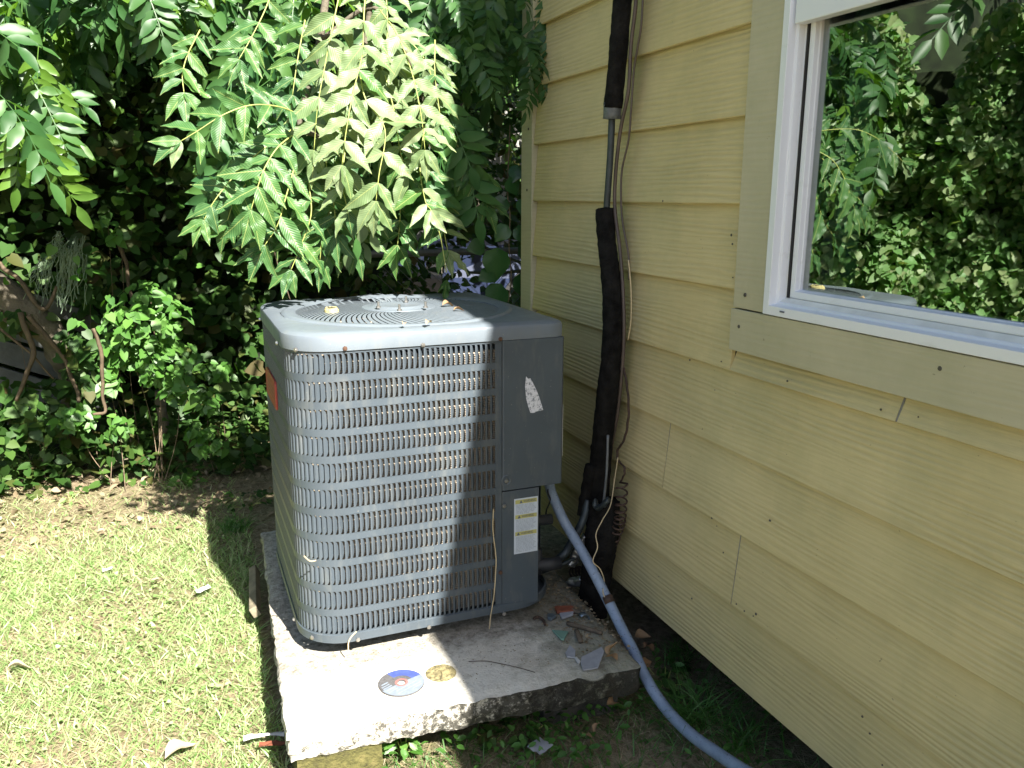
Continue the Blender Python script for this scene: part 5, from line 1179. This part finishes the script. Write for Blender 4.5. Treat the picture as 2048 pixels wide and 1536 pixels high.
for key, reg, nn_ in (('pale', [(640, 760, -60, 330), (740, 860, 60, 330), (650, 720, 300, 400)], 34), ('green', [(450, 640, 220, 340), (560, 700, 260, 360), (640, 860, 240, 330), (460, 600, 0, 160), (840, 940, 180, 320)], 50)):
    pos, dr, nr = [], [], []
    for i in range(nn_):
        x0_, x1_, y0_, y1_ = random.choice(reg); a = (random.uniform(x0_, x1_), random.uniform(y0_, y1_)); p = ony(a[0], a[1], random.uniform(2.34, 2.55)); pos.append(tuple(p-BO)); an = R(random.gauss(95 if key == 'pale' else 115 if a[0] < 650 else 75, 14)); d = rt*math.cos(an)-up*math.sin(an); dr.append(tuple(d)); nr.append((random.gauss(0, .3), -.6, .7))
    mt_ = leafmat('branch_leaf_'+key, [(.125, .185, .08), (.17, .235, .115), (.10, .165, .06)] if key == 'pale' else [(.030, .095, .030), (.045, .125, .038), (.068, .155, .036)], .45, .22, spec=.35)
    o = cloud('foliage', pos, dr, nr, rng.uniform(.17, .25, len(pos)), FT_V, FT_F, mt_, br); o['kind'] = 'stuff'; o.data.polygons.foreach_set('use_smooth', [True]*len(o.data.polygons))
for pts, r in (([(700, -260, 2.5), (660, -60, 2.45), (640, 80, 2.40), (615, 180, 2.36), (600, 250, 2.32), (640, 275, 2.3)], .012), ([(800, -260, 2.5), (750, -80, 2.4), (735, 60, 2.36), (720, 150, 2.32)], .011), ([(640, 80, 2.40), (760, 20, 2.36), (850, 210, 2.4), (860, 300, 2.4)], .007)):
    m = MB(); sp = spline([ony(*q)-BO for q in pts], 8); m.tube(sp, [r*(1-.5*i/len(sp)) for i in range(len(sp))], 8); m.build('limb', M['bark_grey'], br, smooth=True)
p = ony(893, 560, 2.28)
# last leaf cluster touching the lid
vt = tag(empty('drooping_twig', p), 'drooping twig whose leaf tips touch the back of the lid', 'twig')
m = MB(); m.tube(spline([ony(*q)-p for q in ((862, 420, 2.3), (880, 470, 2.29), (893, 545, 2.28))], 6), .0016, 5); m.build('leaf_stalk', M['stalk'], vt)
for d, s in (((-.15, 0, -1), .95), ((.35, 0, -1), .7), ((-.5, -.1, -.8), .6)): put(random.choice(LM['hero_green']), 'leaflet', vt, orient(Vector((0, 0, 0)), d, (random.gauss(.3, .3), -.8, .3), s*.75))
# big heart leaves of a vine by the house corner
hv = tag(empty('climbing_vine', ony(980, 600, 2.75)), 'climbing vine with large dark heart shaped leaves beside the house corner', 'vine'); HO = hv.location.copy()
m = MB(); m.tube(spline([ony(*q)-HO for q in ((1010, 640, 2.72), (1022, 560, 2.72), (1018, 490, 2.72), (1020, 430, 2.74), (1015, 380, 2.75), (1020, 250, 2.8))], 6), .0022, 5); m.build('stem', M['bark'], hv)
hl_ = MB(); rows = []
for i in range(9):
    t_ = i/8; wd_ = .52*math.sin(math.pi*(t_**.62))**.85*(1-.15*t_)*(1+.03*math.sin(t_*40)); rows.append([(t_-.08*abs(yy)*(1-t_)*(2 if t_ < .2 else 1), yy*wd_, -.10*abs(yy)*wd_-.15*t_*t_+.02*math.sin(t_*9+yy*4)) for yy in (-1, -.5, 0, .5, 1)])
hl_.grid(rows); hlm = hl_.mesh('leaf', leafmat('dark_heart_leaf', [(.02, .07, .025), (.03, .10, .03), (.045, .13, .035)], .35, .2, obj=True), True)
for a, b, s, dx, dz in ((995, 505, .085, -.1, -1), (1012, 455, .05, -.5, -.6), (1040, 455, .055, .3, -.9), (1050, 490, .065, .35, -1), (1000, 575, .075, -.3, -.6), (1048, 550, .08, .2, -1), (965, 490, .05, -.9, -.2), (1060, 470, .05, .5, -.7), (1000, 610, .06, .4, -.5), (1020, 360, .05, .4, -.6), (1035, 335, .045, -.3, -.6), (1050, 400, .05, -.2, -1), (1010, 400, .05, -.7, -.6), (985, 545, .05, -1, -.4)):
    put(hlm, 'leaf', hv, orient(ony(a, b, 2.70)-HO, (dx, random.gauss(-.1, .1), dz), (random.gauss(0, .3), -.9, .45), s*1.25))

# ================================================================ BEYOND THE GAP: neighbour, car, fence
nb = tag(empty('neighbour_house', (2.4, 9.6, 0)), 'neighbouring house of pale clapboard seen through the gap beside the corner', 'house')
bm2 = MB(); bm2.add([(-5, 0, .24), (5, 0, .24), (5, -.025, 0), (-5, -.025, 0), (-5, .0, 0), (5, 0, 0)], [(0, 1, 2, 3), (3, 2, 5, 4)]); bme_ = bm2.mesh('clapboard', M['neighbor'])
for i in range(13): put(bme_, 'clapboard', nb, Matrix.Translation((0, 0, .15+i*.24)))
m = MB(); m.box(-5, 5, .01, 4, 0, 3.2); m.build('wall', M['neighbor'], nb); m = MB(); m.add([(-5.3, -.4, 3.1), (5.3, -.4, 3.1), (5.3, 2, 4.4), (-5.3, 2, 4.4)], [(0, 1, 2, 3)]); m.build('roof', M['roof'], nb)
m = MB(); m.box(-.9, -.1, -.05, -.03, 1.0, 2.3); m.build('window', M['glassdark'], nb)
car = tag(empty('parked_car', (3.05, 7.5, 0), R(6)), 'dark blue parked car seen past the back of the unit', 'car')
prof = [(-2.2, .35), (-2.25, .6), (-2.1, .78), (-1.2, .92), (-.6, 1.32), (.5, 1.38), (1.3, 1.02), (2.0, .92), (2.2, .7), (2.2, .35)]
m = MB(); 
for y0_, y1_ in ((-.82, .82),):
    rows = [[(x, yy*(1 if z < .9 else .82), z) for x, z in prof] for yy in (-.82, .82)]; m.grid(rows, closed=True); m.add(rows[0], [tuple(range(len(prof)))]); m.add(rows[1], [tuple(range(len(prof)))[::-1]])
m.build('body', M['carpaint'], car, bevel=.03)
m = MB(); m.add([(-1.08, -.80, .95), (-.55, -.705, 1.27), (.42, -.705, 1.32), (1.12, -.79, 1.02)], [(0, 1, 2, 3)]); m.add([(-1.22, -.62, .95), (-1.22, .62, .95), (-.64, .56, 1.31), (-.64, -.56, 1.31)], [(0, 1, 2, 3)]); m.build('glazing', M['glassdark'], car)
for x in (-1.4, 1.35):
    for y_ in (-.83, .72): m = MB(); m.tube([(x, y_, .32), (x, y_+.12, .32)], .32, 24); wh = m.build('wheel', M['rubber'], car); m = MB(); m.tube([(x, y_-.005, .32), (x, y_+.125, .32)], .19, 16); m.build('rim', M['chrome'], wh)
for y_ in (-.6, .6): m = MB(); m.box(-2.24, -2.1, y_-.18, y_+.18, .58, .72); m.build('headlight', M['chrome'], car, bevel=.02)
cf = tag(empty('chain_link_fence', (0, 3.6, 0)), 'chain link fence running behind the house corner and the unit', 'fence')
m = MB()
for i in range(-2, 30):
    for sg in (-1, 1):
        x0_ = -.35+i*.062; pts = [(x0_+sg*k*.031, .002*(k % 2)*sg, .1+k*.031) for k in range(0, 30)]; pts = [p for p in pts if -.3 < p[0] < 1.4]
        if len(pts) > 2: m.tube(pts, .0014, 3, cap=False)
m.build('mesh', M['wire'], cf)
m = MB(); m.tube([(-.4, 0, 1.0), (1.5, 0, 1.0)], .016, 8); m.build('top_rail', M['wire'], cf)
for a, b in (((940, 478), (1048, 528)), ((940, 545), (1048, 541))):
    m = MB(); m.tube([ony(*a, 3.2), ony((a[0]+b[0])/2, (a[1]+b[1])/2+4, 3.0), ony(*b, 2.8)], .006, 6); tag(m.build('black_cable', M['rubber']), 'black cable in the gap, %s one beside the house corner' % ('upper sloping' if a[1] < 500 else 'lower level'), 'cable')
